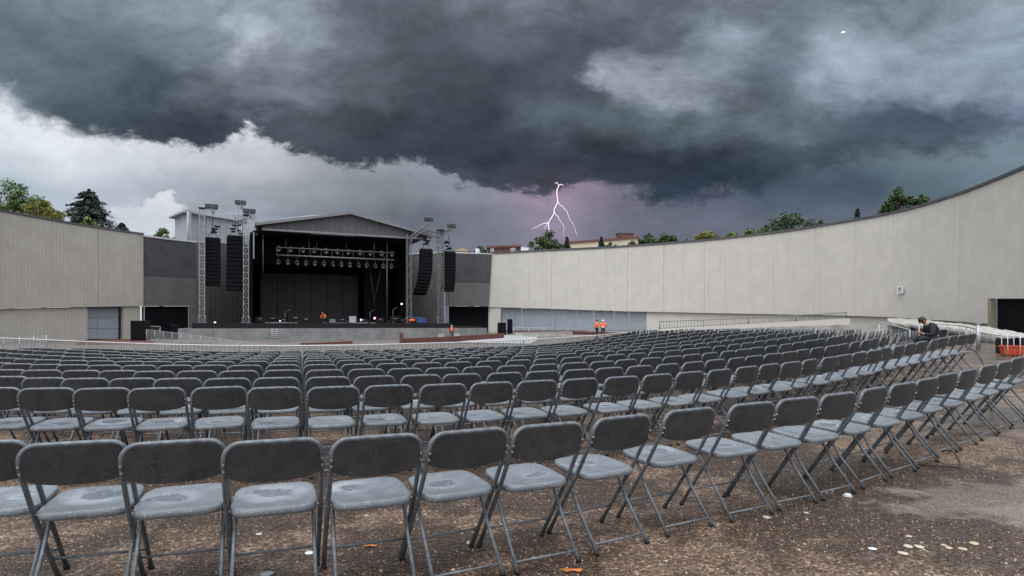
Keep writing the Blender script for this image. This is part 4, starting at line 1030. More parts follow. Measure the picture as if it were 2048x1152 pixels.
gear = [(520,2.,1.4,.9,'black case nearest the left stage tower'),(545,3.5,1.8,1.1,'wide black case left of stage centre'),(566,2.5,1.1,.7,'small low black case left of stage centre'),(590,4.,2.0,1.3,'tallest black case left of the crouching worker'),(612,3.,1.5,.9,'black case just left of the crouching worker'),(684,4.,1.4,.8,'black case between the two pale cases'),(726,3.,1.3,.7,'black case right of the pale upright case'),(760,3.5,1.2,.9,'black case below the hanging cables'),(790,3.,1.6,1.1,'black case at the right end of the stage'),(803,1.5,.9,.7,'smallest black case beside the right stage tower')]
for px, o, w, h, lb in gear: case(px, 640, o, w, .8, h, lb)
def lamp(px, py, o, col, es, label, r=.13):
    q = hit(px, py, o); t = thing('stage_lamp', label, 'stage lamp', (q.x, q.y, q.z), SA)
    mb = MB(); mb.tube([(0,.25,0), (0,0,0), (0,-.05,0)], [r*.7, r*1.2, r*1.35], 10); mb.build('lamp_body', m_blackm, t)
    mb = MB(); mb.ball((0,-.08,0), (r, r*.5, r), 0, 10, 6); mb.build('bulb', mat('lit_'+label.split()[1], (.8,.8,.8), .4, emit=col, es=es*.45), t)
    hgt = q.z-DECK
    if hgt > .1: mb = MB(); mb.tube([(0,.1,-r), (0,.1,-hgt)], .025, 5); mb.build('stand', m_blackm, t)
lamp(430, 645.5, -1.5, (1,.62,.75), 5, 'small pink light glowing on the deck near the leftmost tower')
lamp(749, 636.5, -.5, (.95,.25,.85), 5, 'small magenta light glowing on the right half of the stage', .16)
lamp(803, 608, -.5, (1,1,1), 6, 'small white light glowing on a stand near the right stage tower', .12)
lamp(722, 640, -.5, (.9,1,.95), 1.2, 'small dim white light on the deck beside the magenta one', .16)
lamp(560, 642, -.5, (.8,.65,1), 1.5, 'small violet light on the deck at the left half', .12)
# microphone stands
for px, o, h, lb in ((570, -.5, 1.5, 'thin boom microphone stand left of the crouching worker'), (740, -.8, 1.6, 'thin boom microphone stand beside the magenta light'), (786, 0, 2.0, 'tall thin boom stand near the right stage tower')):
    c = loc(px, 640, o); t = thing('microphone_stand', lb, 'microphone stand', stg(c.x, o, DECK), SA)
    mb = MB(); mb.tube([(0,0,.05), (0,0,h)], .025, 5); mb.build('pole', m_aluD, t)
    for k in range(3): a = k*2.1; c_ = MB(); c_.tube([(0,0,.15), (.4*math.cos(a), .4*math.sin(a), .015)], .02, 5); c_.build('leg', m_aluD, t)
    mb = MB(); mb.tube([(0,0,h), (.5,-.1,h+.25)], .02, 5); mb.tube([(.5,-.1,h+.25), (.6,-.12,h+.3)], .045, 6); mb.build('boom', m_aluD, t)
for px, o, lb in ((533, -1.2, 'wedge monitor nearest the left stage tower'), (600, -2.0, 'wedge monitor left of the crouching worker'), (632, -2.2, 'wedge monitor just left of the crouching worker at the deck edge'), (690, -2.2, 'wedge monitor in front of the pale upright case'), (735, -2.0, 'wedge monitor left of the magenta light'), (775, -1.5, 'wedge monitor right of the magenta light')):
    c = loc(px, 640, o); t = thing('stage_monitor', 'small black '+lb, 'stage monitor', stg(c.x, o, DECK), SA+random.uniform(-.4, .4), 'wedge monitors along the deck edge')
    mb = MB(); mb.hexa([(-.35,-.25,0),(.35,-.25,0),(.35,.3,0),(-.35,.3,0),(-.35,-.25,.38),(.35,-.25,.38),(.35,.22,.1),(-.35,.22,.1)]); bevel(mb.build('cabinet', m_blackm, t), .02)
    mb = MB(); mb.hexa([(-.3,-.2,.375),(.3,-.2,.375),(.3,.18,.135),(-.3,.18,.135),(-.3,-.19,.40),(.3,-.19,.40),(.3,.19,.16),(-.3,.19,.16)]); mb.build('grille', m_grille, t)
r_ = random.Random(8)
for i in range(5):
    c0 = loc(530+55*i, 640, -1).x; P_ = [stg(c0+k*.55, -3.2+r_.uniform(-.6, 1.2)+(k % 3)*.3, DECK+.03) for k in range(8)]
    mb = MB(); mb.tube(P_, .035, 5); tag(mb.build('cable', (m_galv, m_black, m_aluD)[i % 3], None), 'loose cable winding over the deck, %s from the left end of the stage' % ordw(i+1), 'cable')
# blue covered box and orange bundle
c = loc(838, 640, -1); bt = thing('covered_box', 'deep blue sheet-covered box on the deck right of the stage opening', 'covered box', stg(c.x, -1, DECK), SA)
mb = MB(); mb.hexa([(-1.05,-.5,0),(1.05,-.5,0),(1.05,.5,0),(-1.05,.5,0),(-1.15,-.4,.95),(.98,-.4,.80),(.98,.4,.80),(-1.15,.4,.95)]); o = mb.build('cover', m_blue, bt); bevel(o, .08, 3)
mb = MB(); mb.box((-1.0,-.2,.35), (.9,.8,.7)); mb.build('dark_side', m_black, bt)
c = loc(820, 643, -2.6); t = thing('cable_reel', 'small bright orange cable reel on a stand at the right stage edge', 'cable reel', stg(c.x+.2, -3.0, DECK), SA)
mb = MB(); mb.tube([(-.32,0,.42), (.32,0,.42)], .14, 12); mb.build('orange_cable', m_orange, t)
for s in (-1, 1): c_ = MB(); c_.tube([(s*.34,0,.42), (s*.38,0,.42)], .21, 12); c_.build('flange', m_orange, t)
mb = MB(); mb.box((0,0,.06), (.6,.4,.12)); mb.box((0,0,.2), (.08,.08,.3)); mb.build('foot', m_blackm, t)

# free-standing loudspeaker cabinets at ground level
def cabinet(px0, px1, y0, y1, d, label, rz=0.):
    a = W(px0, y1, d); b = W(px1, y0, d); g = gz((a.x+b.x)/2, d); w = b.x-a.x; zt = b.z
    t = thing('speaker_cabinet', label, 'loudspeaker', ((a.x+b.x)/2, d+.5, g), rz)
    h = zt-g; mb = MB(); mb.box((0,0,h/2), (w,.9,h)); bevel(mb.build('cabinet', m_blackm, t), .04)
    for k in range(2): c_ = MB(); c_.box((0,-.46,h*(.27+.47*k)), (w*.9,.04,h*.42)); c_.build('grille', m_grille, t)
    mb = MB()
    for s in (-1, 1): mb.box((s*w*.5+s*.012, 0, h*.5), (.02,.12,.35))
    mb.build('handles', m_galv, t)
cabinet(260, 292, 641, 683, 70, 'large black loudspeaker cabinet beside the pillar of the left wall')
cabinet(341, 352, 649, 668, 78, 'narrow black loudspeaker cabinet at the left end of the stage base')
cabinet(995, 1012, 645, 667, 84, 'shorter black loudspeaker cabinet at the corner of the right wall')
cabinet(1014.5, 1025, 638, 667, 86, 'taller black loudspeaker cabinet before the blue grey shutters')
for px, lb in ((882, 'pale low box left of the lone worker by the stage'), (914, 'pale low box right of the lone worker by the stage')):
    q = G(px, 86); t = MB(); t.box((0,0,.3), (.75,.6,.58)); t.box((0,0,.62), (.8,.65,.06)); o = bevel(t.build('storage_box', m_tarp, None, q), .03); tag(o, lb, 'box')
# ------------------------------------------------------------------ barriers and railings
def railing(name, label, cat, path, foot=None, step=.13, top_r=.03, bar_r=.009, post_every=2.2, topmat=None, barmat=None, group=None, rails=True, kerb=0.):
    """path of (photo column, photo row of the top rail, distance)"""
    barmat = barmat or m_galv; topmat = topmat or m_galv
    P = []
    for i in range(len(path)-1):
        p0, p1, p2, p3 = [W(*path[max(0, min(len(path)-1, j))]) for j in (i-1, i, i+1, i+2)]
        for k in range(8):
            t = k/8; P.append(.5*((2*p1)+(p2-p0)*t+(2*p0-5*p1+4*p2-p3)*t*t+(3*p1-p0-3*p2+p3)*t**3))
    P.append(W(*path[-1])); ft = foot or (lambda p: gz(p.x, p.y))
    L = [0.]
    for a, b in zip(P, P[1:]): L.append(L[-1]+(b-a).length)
    def at(s):
        for i in range(len(P)-1):
            if s <= L[i+1] or i == len(P)-2:
                t = (s-L[i])/(L[i+1]-L[i]); return P[i]+(P[i+1]-P[i])*min(1, t)
    base = at(L[-1]/2); t = thing(name, label, cat, (base.x, base.y, ft(base)), 0, group); o0 = Vector(t.location)
    mb = MB(); mb.tube([p-o0 for p in P], top_r, 6); mb.build('top_rail', topmat, t)
    if rails: mb = MB(); mb.tube([Vector((p.x, p.y, ft(p)+.14))-o0 for p in P], top_r*.7, 5); mb.build('bottom_rail', barmat, t)
    n = max(1, round(L[-1]/post_every))
    for k in range(n+1):
        p = at(L[-1]*k/n); c = MB(); c.tube([Vector((p.x, p.y, ft(p)))-o0, p-o0], min(top_r*.7, .022) if topmat is m_white else top_r*.9, 6); c.build('post', barmat, t)
    n = int(L[-1]/step); bars = []
    for k in range(n):
        p = at(L[-1]*(k+.5)/n); bars.append((p, Vector((p.x, p.y, ft(p)+.14))))
    bars.sort(key=lambda q: q[0].length*(1 if abs(q[0].x) < .9*q[0].y else 3)); rest = MB()
    for k, (p, f) in enumerate(bars):
        mb = MB() if k < 100 else rest
        d = Vector((bar_r, 0, 0)); e = Vector((0, bar_r, 0)); a, b = f-o0, p-o0; m = len(mb.v); mb.v += [a-d, a+e, a+d, b-d, b+e, b+d]
        for q in ((0,1,4,3), (1,2,5,4), (2,0,3,5)): mb.face(tuple(m+i for i in q), 0)
        if k < 100: mb.build('bar', barmat, t)
    if rest.v: tag(rest.build('bars', barmat, t), kind='stuff')
    if kerb:
        mb = MB(); m = 0
        for i, p in enumerate(P):
            q = Vector((p.x, p.y, ft(p)))-o0; d = Vector((p.x, p.y, 0)).normalized()*.12
            mb.v += [q-d, q-d+Vector((0,0,kerb)), q+d+Vector((0,0,kerb)), q+d]
        for i in range(len(P)-1):
            for a, b in ((0,1), (1,2), (2,3)): mb.face((4*i+a, 4*i+4+a, 4*i+4+b, 4*i+b), 0)
        mb.build('kerb', m_base, t)
    return t
railing('crowd_barrier', 'long white-topped curved steel barrier running between the chair rows and the arena floor', 'barrier',
        [(-60,673.5,27.5),(0,676,25.5),(90,679.5,23),(171,683,21.5),(342,689,19),(513,691.5,18.2),(700,690.5,18.6),(800,688,19.4),(938,684,21.2),(1050,679.5,23.3),(1150,673.5,26),(1240,666.5,29),(1311,659,32)], top_r=.021, topmat=m_white, barmat=m_aluD, kerb=.3, step=.16)
railing('handrail', 'short grey railing at the far left edge before the ribbed wall', 'railing', [(-60,684,38),(0,676,40),(45,670,43),(93,667,47)], step=.2)
railing('ramp_railing', 'grey railing sloping down from the left loudspeaker cabinet toward the barrier', 'railing', [(293,659,68),(400,672,60),(514,688,52),(560,692,48)], step=.17)
railing('gate', 'small grey gate frame standing beside the large left loudspeaker cabinet', 'gate', [(296,653,74),(320,653,76)], step=.25, top_r=.06)
railing('crowd_barrier', 'low steel barrier line along the foot of the concrete stage base', 'barrier', [(560,683,66),(680,679,68),(795,675.5,72)], step=.2, topmat=m_aluD, barmat=m_aluD)
railing('crowd_barrier', 'steel barrier in front of the blue grey shutters', 'barrier', [(1027,655,84),(1100,656.5,82),(1150,659,78),(1215,663,73),(1270,666,68)], step=.2, top_r=.04)
railing('crowd_barrier', 'curved grey barrier behind the seated person at the right', 'barrier', [(1838,643,27),(1861,646,26.5),(1911,650,26),(1940,655,25),(1957,659,23.5)], step=.45, top_r=.035, bar_r=.014)
railing('handrail', 'thin sloping handrail at the right end of the middle chair rows', 'railing', [(1758,645,29),(1790,652,28),(1820,660,27)], step=.5, top_r=.03, bar_r=.012)
railing('mesh_fence', 'grey mesh fence section beside the orange crate', 'fence', [(1960,664,24.5),(1985,669,25),(2060,676,26)], step=.11, barmat=m_aluD)
mb = MB(); pst = G(1956, 23.3); mb.tube([(0,0,0), (0,0,.98)], .06, 8); mb.box((0,0,1.0), (.14,.14,.04)); tag(mb.build('barrier_post', m_galv, None, pst), 'thick pale post where the curved right barrier ends', 'post')
# pale ramp with its rail along the foot of the right wall
rp = thing('access_ramp', 'pale ramp with a thin barred handrail climbing along the long right wall', 'ramp')
rpath = [(1319,643,68),(1412,639.6,67),(1550,633,65),(1693,625,62)]
rfoot = lambda p: interp([(1319,.85),(1500,1.45),(1693,2.05)], 1024+F*p.x/p.y)
rt = railing('handrail', 'x', 'x', rpath, rfoot, .30, .05, .022, 4.5, m_aluD, m_aluD)
for k in ('label', 'category'): del rt[k]
rt.parent = rp
mb = MB(); m = 0
for px, d, z in ((1319,67.6,.83),(1500,65.6,1.43),(1693,61.6,2.03),(1700,61.4,2.0)):
    X = (px-1024)/F; mb.v += [Vector((X*d,d,-.6)), Vector((X*d,d,z)), Vector((X*(d+1.6),d+1.6,z)), Vector((X*(d+1.6),d+1.6,-.6))]
for i in range(3):
    for a, b in ((0,1),(1,2),(2,3)): mb.face((4*i+a, 4*i+4+a, 4*i+4+b, 4*i+b))
mb.face((0,1,2,3)); mb.face((15,14,13,12)); mb.build('ramp_body', m_conc, rp)
for i, p in enumerate(bpy.data.objects['ramp_body'].data.polygons): pass
def low_wall(name, label, cat, path, m, th=.35, jag=0.):
    """path of (column, row of top, distance); stands on the ground"""
    n = 10; P = []
    for (a, b) in zip(path, path[1:]):
        for k in range(n): t = k/n; P.append(W(*[a[j]+(b[j]-a[j])*t for j in range(3)]))
    P.append(W(*path[-1])); mb = MB()
    for p in P:
        d = Vector((p.x, p.y, 0)).normalized()*th; g = min(gz(p.x, p.y), p.z)-.2; z = p.z+random.uniform(-jag, jag)
        mb.v += [Vector((p.x,p.y,g)), Vector((p.x,p.y,z)), Vector((p.x+d.x,p.y+d.y,z+random.uniform(-jag,jag))), Vector((p.x+d.x,p.y+d.y,g))]
    for i in range(len(P)-1):
        for a, b in ((0,1),(1,2),(2,3)): mb.face((4*i+a, 4*i+4+a, 4*i+4+b, 4*i+b))
    mb.face((0,1,2,3)); k = 4*(len(P)-1); mb.face((k+3,k+2,k+1,k))
    return tag(mb.build(name, m), label, cat)
low_wall('low_wall', 'pale sheet-covered low wall behind the right ends of the far chair rows', 'low wall', [(1315,661,44),(1400,659,43),(1500,656,41),(1600,652,38),(1700,649.5,35),(1775,650,33)], m_tarp, .5, .03)
low_wall('brick_wall', 'long low brick red wall right of stage centre', 'low wall', [(806,677.5,60),(900,673,64),(1008,666.5,70)], m_redb, .6)
low_wall('brick_pier', 'short brick red pier at the left end of the long low red wall', 'pier', [(799,666,59.6),(807,666,59.6)], m_redb, .7)
low_wall('brick_kerb', 'low brick red kerb before the middle of the concrete stage base', 'kerb', [(600,686.5,56),(705,682.5,60)], m_redb, .5)
low_wall('brick_kerb', 'brick red kerb behind the two orange workers', 'kerb', [(1145,662,76),(1258,666.5,66)], m_redb, .5)
low_wall('low_wall', 'low pale concrete wall in front of the blue grey shutters', 'low wall', [(1030,667,74),(1090,669,70),(1150,670,66),(1250,671,62)], m_tarp, .4)
mb = MB()
for px, d in ((150,56),(310,60)): mb.v.append(G(px, d, .05))
for px, d in ((300,82.5),(165,78)): mb.v.append(G(px, d, .06))
mb.face((0,1,2,3)); tag(mb.build('brick_paving', m_redb), kind='structure')
mb = MB()
for px, d in ((905,62),(1060,58),(1100,76),(1010,80)): mb.v.append(G(px, d, .07))
mb.face((0,1,2,3)); tag(mb.build('concrete_path', mat('pale_path', (.27,.275,.28), .6, noise=(.6,.25))), kind='structure')

# pale sheet over the bank at the right
def sheet():
    up_e = [(1775,637,62),(1838,639.5,57),(1938,650,46),(1984,657,40),(2060,670,34),(2110,679,31)]; lo_e = [(1775,643,50),(1838,650,45),(1938,661,37),(1984,673,31.5),(2060,687,27.5),(2110,697,26)]
    mb = MB(); n = 40; m = 8; r_ = random.Random(5)
    tab = lambda e, j: [(q[0], q[j]) for q in e]
    for i in range(n+1):
        px = 1775+335*i/n; a = W(px, interp(tab(up_e,1), px), interp(tab(up_e,2), px)); b = W(px, interp(tab(lo_e,1), px), interp(tab(lo_e,2), px))
        for j in range(m+1):
            t = j/m; q = a.lerp(b, t)+Vector((0,0,.03*math.sin(math.pi*t)+r_.uniform(-.07,.07))); mb.v.append(q)
        mb.v.append(Vector((b.x, b.y, b.z-.35+r_.uniform(-.1,.1))))
    for i in range(n):
        for j in range(m+1): a = i*(m+2)+j; mb.face((a, a+m+2, a+m+3, a+1), 0, None, True)
    o = mb.build('tarpaulin', m_tarp); so = o.modifiers.new('th', 'SOLIDIFY'); so.thickness = .04
    tag(o, 'crumpled pale tarpaulin covering the bank below the dark opening at right', 'tarpaulin')
    # the bank it lies on
    mb = MB()
    for i in range(n+1):
        px = 1775+335*i/n; a = W(px, interp(tab(up_e,1), px), interp(tab(up_e,2), px)+.6); b = W(px, interp(tab(lo_e,1), px), interp(tab(lo_e,2), px)+.5)
        mb.v += [Vector((a.x,a.y,a.z-.25)), Vector((b.x,b.y,b.z-.22)), Vector((b.x,b.y-.0,gz(b.x,b.y)-.2))]
        if i == 0: pass
    for i in range(n):
        for j in range(2): a = i*3+j; mb.face((a, a+3, a+4, a+1), 0, None, True)
    tag(mb.build('bank', m_base), kind='structure')
sheet()
# orange crate on a wire trolley
cq = G(2024, 18.6); t = thing('orange_crate', 'bright orange plastic crate on the ground at the right edge', 'crate', cq, R(-25))
mb = MB(); w, d, h = .27, .22, .27
mb.hexa([(-w*.86,-d*.86,.02),(w*.86,-d*.86,.02),(w*.86,d*.86,.02),(-w*.86,d*.86,.02),(-w,-d,h),(w,-d,h),(w,d,h),(-w,d,h)]); bevel(mb.build('crate_body', m_crate, t), .02)
mb = MB()
for s in (-1, 1): mb.box((0, s*d, h+.02), (2*w+.06, .035, .05)); mb.box((s*w, 0, h+.02), (.035, 2*d+.02, .05))
mb.build('rim', m_crate, t)
mb = MB()
for k in range(5): mb.box((-w*.8+k*w*.4, -d*.95, h*.5), (.03, .02, h*.8), 0, 0)
mb.build('ribs', m_crate, t)
t = thing('wire_trolley', 'tall thin white wire trolley frame around the orange crate', 'trolley', cq, R(-25))
for x in (-.18, .12):
    mb = MB(); mb.tube([(x,-.30,.0), (x,-.30,.66)], .012, 6); mb.build('upright', m_white, t)
for x in (-.18, .12): mb = MB(); mb.tube([(x,.30,.0), (x,.30,.62)], .012, 6); mb.build('upright', m_white, t)
mb = MB(); mb.tube([(-.18,-.30,.6), (.12,-.30,.6), (.12,.30,.6), (-.18,.30,.6), (-.18,-.30,.6)], .011, 6); mb.build('top_frame', m_white, t)
t = thing('dark_crate', 'dark grey crate with pale edges just right of the orange crate', 'crate', G(2052, 19.5), R(-20))
mb = MB(); mb.box((0,0,.28), (.55,.5,.52)); bevel(mb.build('crate_body', m_blackm, t), .02); mb = MB(); mb.box((0,0,.56), (.6,.55,.05)); mb.build('rim', m_white, t)
t = thing('dark_crate', 'low dark grey crate standing just behind the orange crate', 'crate', G(2014, 19.8), R(-20))
mb = MB(); mb.box((0,0,.26), (.5,.4,.50)); bevel(mb.build('crate_body', m_blackm, t), .02); mb = MB(); mb.box((0,0,.53), (.55,.45,.04)); mb.build('rim', m_galv, t)

# loops of black cable lying by the chair legs
def loop(name, label, pts, r=.012):
    mb = MB(); mb.tube(pts, r, 6); tag(mb.build(name, m_rub), label, 'cable')
q = G(1888, 5.65)
loop('black_cable', 'bent loop of black cable beside a foot of the nearest row at right', [q+Vector(v) for v in ((-.28,-.05,.02),(-.10,-.13,.02),(.02,-.16,.015),(.10,-.06,.04),(.15,.06,.09),(.17,.14,.11),(.10,.17,.10))], .008)
q = G(1950, 12.6)
loop('black_cable', 'bent loop of black cable at the far right end of the second row', [q+Vector(v) for v in ((-.3,-.1,.02),(-.05,-.25,.02),(.14,-.12,.05),(.2,.1,.25),(.16,.2,.42),(.0,.25,.5))], .012)

# ------------------------------------------------------------------ small litter and larger pale stones
def disc(px, py, rx, label, m, name='flat_stone', cat='stone', asp=.7, h=.006, rough=.12):
    d = EYE*F/(py-HZ); d = (EYE-gz((px-1024)/F*d, d))*F/(py-HZ); r_ = rx/F*d; p = G(px, d); mb = MB(); n = 16; rot = random.uniform(-.5, .5)
    ring = []
    for z, s in ((0,.85), (h*.5,1), (h,.8)):
        for k in range(n):
            a = 2*math.pi*k/n; w_ = 1+rough*math.sin(a*2+px)+rough*.5*math.sin(a*3+py); x, y = r_*s*w_*math.cos(a), r_*s*w_*asp*math.sin(a)*1.6
            mb.v.append(Vector((x*math.cos(rot)-y*math.sin(rot), x*math.sin(rot)+y*math.cos(rot), z)))
    for j in range(2):
        for k in range(n): mb.face((j*n+k, j*n+(k+1) % n, (j+1)*n+(k+1) % n, (j+1)*n+k), 0, None, True)
    mb.face(tuple(2*n+k for k in range(n)), 0, None, True); mb.face(tuple(range(n))[::-1])
    tag(mb.build(name, m, None, p), label, cat)
disc(619, 1106, 10, 'round white plastic lid on the ground under the nearest row', m_paper, 'plastic_lid', 'lid', .6, .004, .02)
disc(1745, 1098, 9, 'long white flat stone on the open gravel at lower right', m_paper, rough=.05, asp=.4)
disc(534, 1148, 14, 'grey half-buried lid at the bottom edge under the nearest chairs', mat('dull_lid', (.22,.24,.25), .4), 'plastic_lid', 'lid', .6, .006, .04)
cream = MATS['pebble_cream']; buff = mat('stone_buff', (.40,.32,.23), .55, noise=(40,.2))
for px, py, r_, lb in ((1816,1093,9,'cream oval stone, leftmost of the pale group at lower right'),(1838,1094,9,'cream oval stone right beside the leftmost one of the pale group'),(1806,1107,9,'cream stone lying lowest in the pale group'),(1897,1096,7,'small buff stone in the middle of the pale group'),(1925,1098,8,'buff oval stone right of the middle of the pale group'),(1948,1087,9,'round buff stone, rightmost of the pale group'),(1817,1073,6,'small buff stone standing above the pale group'),(1887,1091,5,'tiny buff stone just left of the middle of the pale group'),(940,1086,9,'blocky buff stone beside a front foot of the nearest row'),(518,1069,6,'small cream stone under the nearest chairs at left'),(1612,1026,5,'small buff stone on the gravel left of the clear lid'),(1533,1035,8,'dull tan stone on the gravel at centre right'),(1790,1012,0,'')):
    if r_: disc(px, py, r_, lb, cream if 'cream' in lb else buff)
# clear dome lid
d = EYE*F/(998-HZ); p = G(1695, d); mb = MB(); mb.tube([(0,0,0), (0,0,.004)], .034, 20); mb.tube([(0,0,.004), (0,0,.016), (0,0,.022)], [.029,.026,.016], 20)
tag(mb.build('cup_lid', mat('milky_lid', (.50,.54,.58), .15), None, p), 'milky domed cup lid lying right of the nearest row', 'lid')
for px, py, s, lb in ((740,1094,.045,'orange fallen leaf under the nearest row at centre left'),(1145,1143,.06,'orange fallen leaf at the bottom edge near the centre')):
    d = EYE*F/(py-HZ); p = G(px, d, .006); mb = MB(); n = 14
    for k in range(n): a = 2*math.pi*k/n; r_ = s*(.55+.45*abs(math.cos(a))**1.3)*(1+.12*math.sin(5*a)); mb.v.append(Vector((r_*math.cos(a), r_*.5*math.sin(a), .004*math.sin(3*a)+.004)))
    mb.v.append(Vector((0,0,.010))); 
    for k in range(n): mb.face((k, (k+1) % n, n), 0, None, True)
    o = mb.build('fallen_leaf', m_leafo, None, p); so = o.modifiers.new('th', 'SOLIDIFY'); so.thickness = .001; tag(o, lb, 'leaf')

# ------------------------------------------------------------------ people
def skin(name, J, E, m, parent, sub=2):
    """one continuous surface grown round joints: J name -> (position, radius), E pairs"""
    ks = list(J); me = bpy.data.meshes.new(name); me.from_pydata([J[k][0] for k in ks], [(ks.index(a), ks.index(b)) for a, b in E], [])
    o = bpy.data.objects.new(name, me); COL.objects.link(o); o.parent = parent; me.materials.append(m)
    md = o.modifiers.new('skin', 'SKIN'); md.use_smooth_shade = True
    if not me.skin_vertices: 
        bm = bmesh.new(); bm.from_mesh(me); bm.verts.layers.skin.verify(); bm.to_mesh(me); bm.free()
    for i, k in enumerate(ks):
        r = J[k][1]; r = r if isinstance(r, tuple) else (r, r)
        me.skin_vertices[0].data[i].radius = r; me.skin_vertices[0].data[i].use_root = (i == 0)
    sb = o.modifiers.new('sub', 'SUBSURF'); sb.levels = sub; sb.render_levels = sub; return o
def V3(*a): return Vector(a)
def person(label, loc_, rz, P, jacket, trousers, hat=None, hair=m_hair, stripes=True, sleeve=None, scale=1.):
    t = thing('person', label, 'person', loc_, rz); t.scale = (scale,)*3
    g = {k: Vector(v) for k, v in P.items()}
    J = {'pelvis': (g['pelvis'], (.125,.10)), 'waist': (g['pelvis'].lerp(g['chest'], .45), (.115,.09)), 'chest': (g['chest'], (.15,.105)), 'neckb': (g['neck'], .058), 'jaw': (g['head']+(g['neck']-g['head'])*.42, .066), 'skull': (g['head'], (.082,.094)), 'crown': (g['head']+(g['head']-g['neck']).normalized()*.065, .06)}
    E = [('pelvis','waist'),('waist','chest'),('chest','neckb'),('neckb','jaw'),('jaw','skull'),('skull','crown')]
    for s in ('l', 'r'):
        J['sh'+s] = (g['sh'+s], .056); J['el'+s] = (g['el'+s], .042); J['wr'+s] = (g['wr'+s], .026)
        hd = (g['wr'+s]-g['el'+s]).normalized(); J['pa'+s] = (g['wr'+s]+hd*.07, (.036,.018)); E += [('chest','sh'+s),('sh'+s,'el'+s),('el'+s,'wr'+s),('wr'+s,'pa'+s)]
        J['hi'+s] = (g['hi'+s], .088); J['kn'+s] = (g['kn'+s], .058); J['an'+s] = (g['an'+s], .040); J['to'+s] = (g['to'+s], .034)
        E += [('pelvis','hi'+s),('hi'+s,'kn'+s),('kn'+s,'an'+s),('an'+s,'to'+s)]
    body = skin('body', J, E, m_skin, t, 2)
    fw = Vector(P.get('face', (0,1,0))).normalized(); h = g['head']; up_v = (g['head']-g['neck']).normalized(); sd = fw.cross(up_v).normalized()
    mb = MB()
    mb.ball(h+fw*.098-up_v*.015, (.012,.018,.016), 0, 8, 5)
    for s in (-1, 1): mb.ball(h+sd*s*.088-up_v*.01, (.012,.016,.026), 0, 8, 5)
    mb.build('nose_and_ears', m_skin, body)
    for s in (-1, 1): c = MB(); c.ball(h+fw*.082+sd*s*.032+up_v*.012, .010, 0, 8, 5); c.build('eye', m_hair, body)
    c = MB(); c.box(h+fw*.088-up_v*.05, (.04,.01,.008)); c.build('mouth', mat('lips', (.30,.11,.09), .5), body)
    # fingers and thumb
    for s in ('l', 'r'):
        hd = (g['wr'+s]-g['el'+s]).normalized(); wr = g['wr'+s]; side = hd.cross(fw); side = side.normalized() if side.length > .1 else hd.cross(Vector((0,0,1))).normalized(); cu = side.cross(hd)
        mb = MB()
        for i, ln in enumerate((.072, .082, .077, .060)):
            b = wr+hd*.075+side*(.030-.020*i); mb.tube([b, b+hd*ln*.5+cu*.008, b+hd*ln*.85+cu*.028, b+hd*ln*.95+cu*.040], [.010,.009,.008,.006], 6)
        b = wr+hd*.03+side*.034; mb.tube([b, b+side*.028+hd*.03+cu*.012, b+side*.034+hd*.06+cu*.02], [.012,.010,.007], 6)
        mb.build('fingers', m_skin, body)
    JJ = {'waist': (g['pelvis'].lerp(g['chest'], .5), (.150,.125)), 'hem': (g['pelvis']+(g['pelvis']-g['chest']).normalized()*.03, (.165,.135)), 'chest': (g['chest'], (.185,.135)), 'col': (g['chest'].lerp(g['neck'], .75), .085)}
    EE = [('waist','hem'),('waist','chest'),('chest','col')]
    for s in ('l', 'r'):
        JJ['sh'+s] = (g['sh'+s], .082); JJ['el'+s] = (g['el'+s], .064); JJ['cu'+s] = (g['el'+s].lerp(g['wr'+s], .93), .048); EE += [('chest','sh'+s),('sh'+s,'el'+s),('el'+s,'cu'+s)]
    jk = skin('jacket', JJ, EE, jacket, t, 2)
    if sleeve:
        for s in ('l', 'r'):
            c = MB(); c.tube([g['sh'+s], g['el'+s], g['el'+s].lerp(g['wr'+s], .94)], [.088,.070,.053], 10); c.build('sleeve', sleeve, t)
    if stripes:
        ax = (g['chest']-g['pelvis']).normalized()
        for f in (.22, .5):
            c0 = g['pelvis'].lerp(g['chest'], f); c = MB(); ring = []
            n = 20; rr = .152
            lat = Vector((1,0,0)); fr = ax.cross(lat).normalized()
            for z in (-.022, .022):
                for k in range(n): a = 2*math.pi*k/n; c.v.append(c0+ax*z+lat*math.cos(a)*(.170)+fr*math.sin(a)*.148)
            for k in range(n): c.face((k, (k+1) % n, n+(k+1) % n, n+k), 0, None, True)
            c.build('reflective_band', m_refl, jk)
    TT = {'pelvis': (g['pelvis'], (.142,.118))}; TE = []
    for s in ('l', 'r'):
        TT['hi'+s] = (g['hi'+s], .105); TT['kn'+s] = (g['kn'+s], .078); TT['cu'+s] = (g['kn'+s].lerp(g['an'+s], .95), .064); TE += [('pelvis','hi'+s),('hi'+s,'kn'+s),('kn'+s,'cu'+s)]
    skin('trousers', TT, TE, trousers, t, 2)
    for s in ('l', 'r'):
        c = MB(); a, b = g['an'+s], g['to'+s]; c.tube([a-(b-a)*.35-V3(0,0,.01), a-V3(0,0,.015), a.lerp(b, .7), b+(b-a).normalized()*.05], [.042,.052,.050,.034], 10); c.build('shoe', m_rub, t)
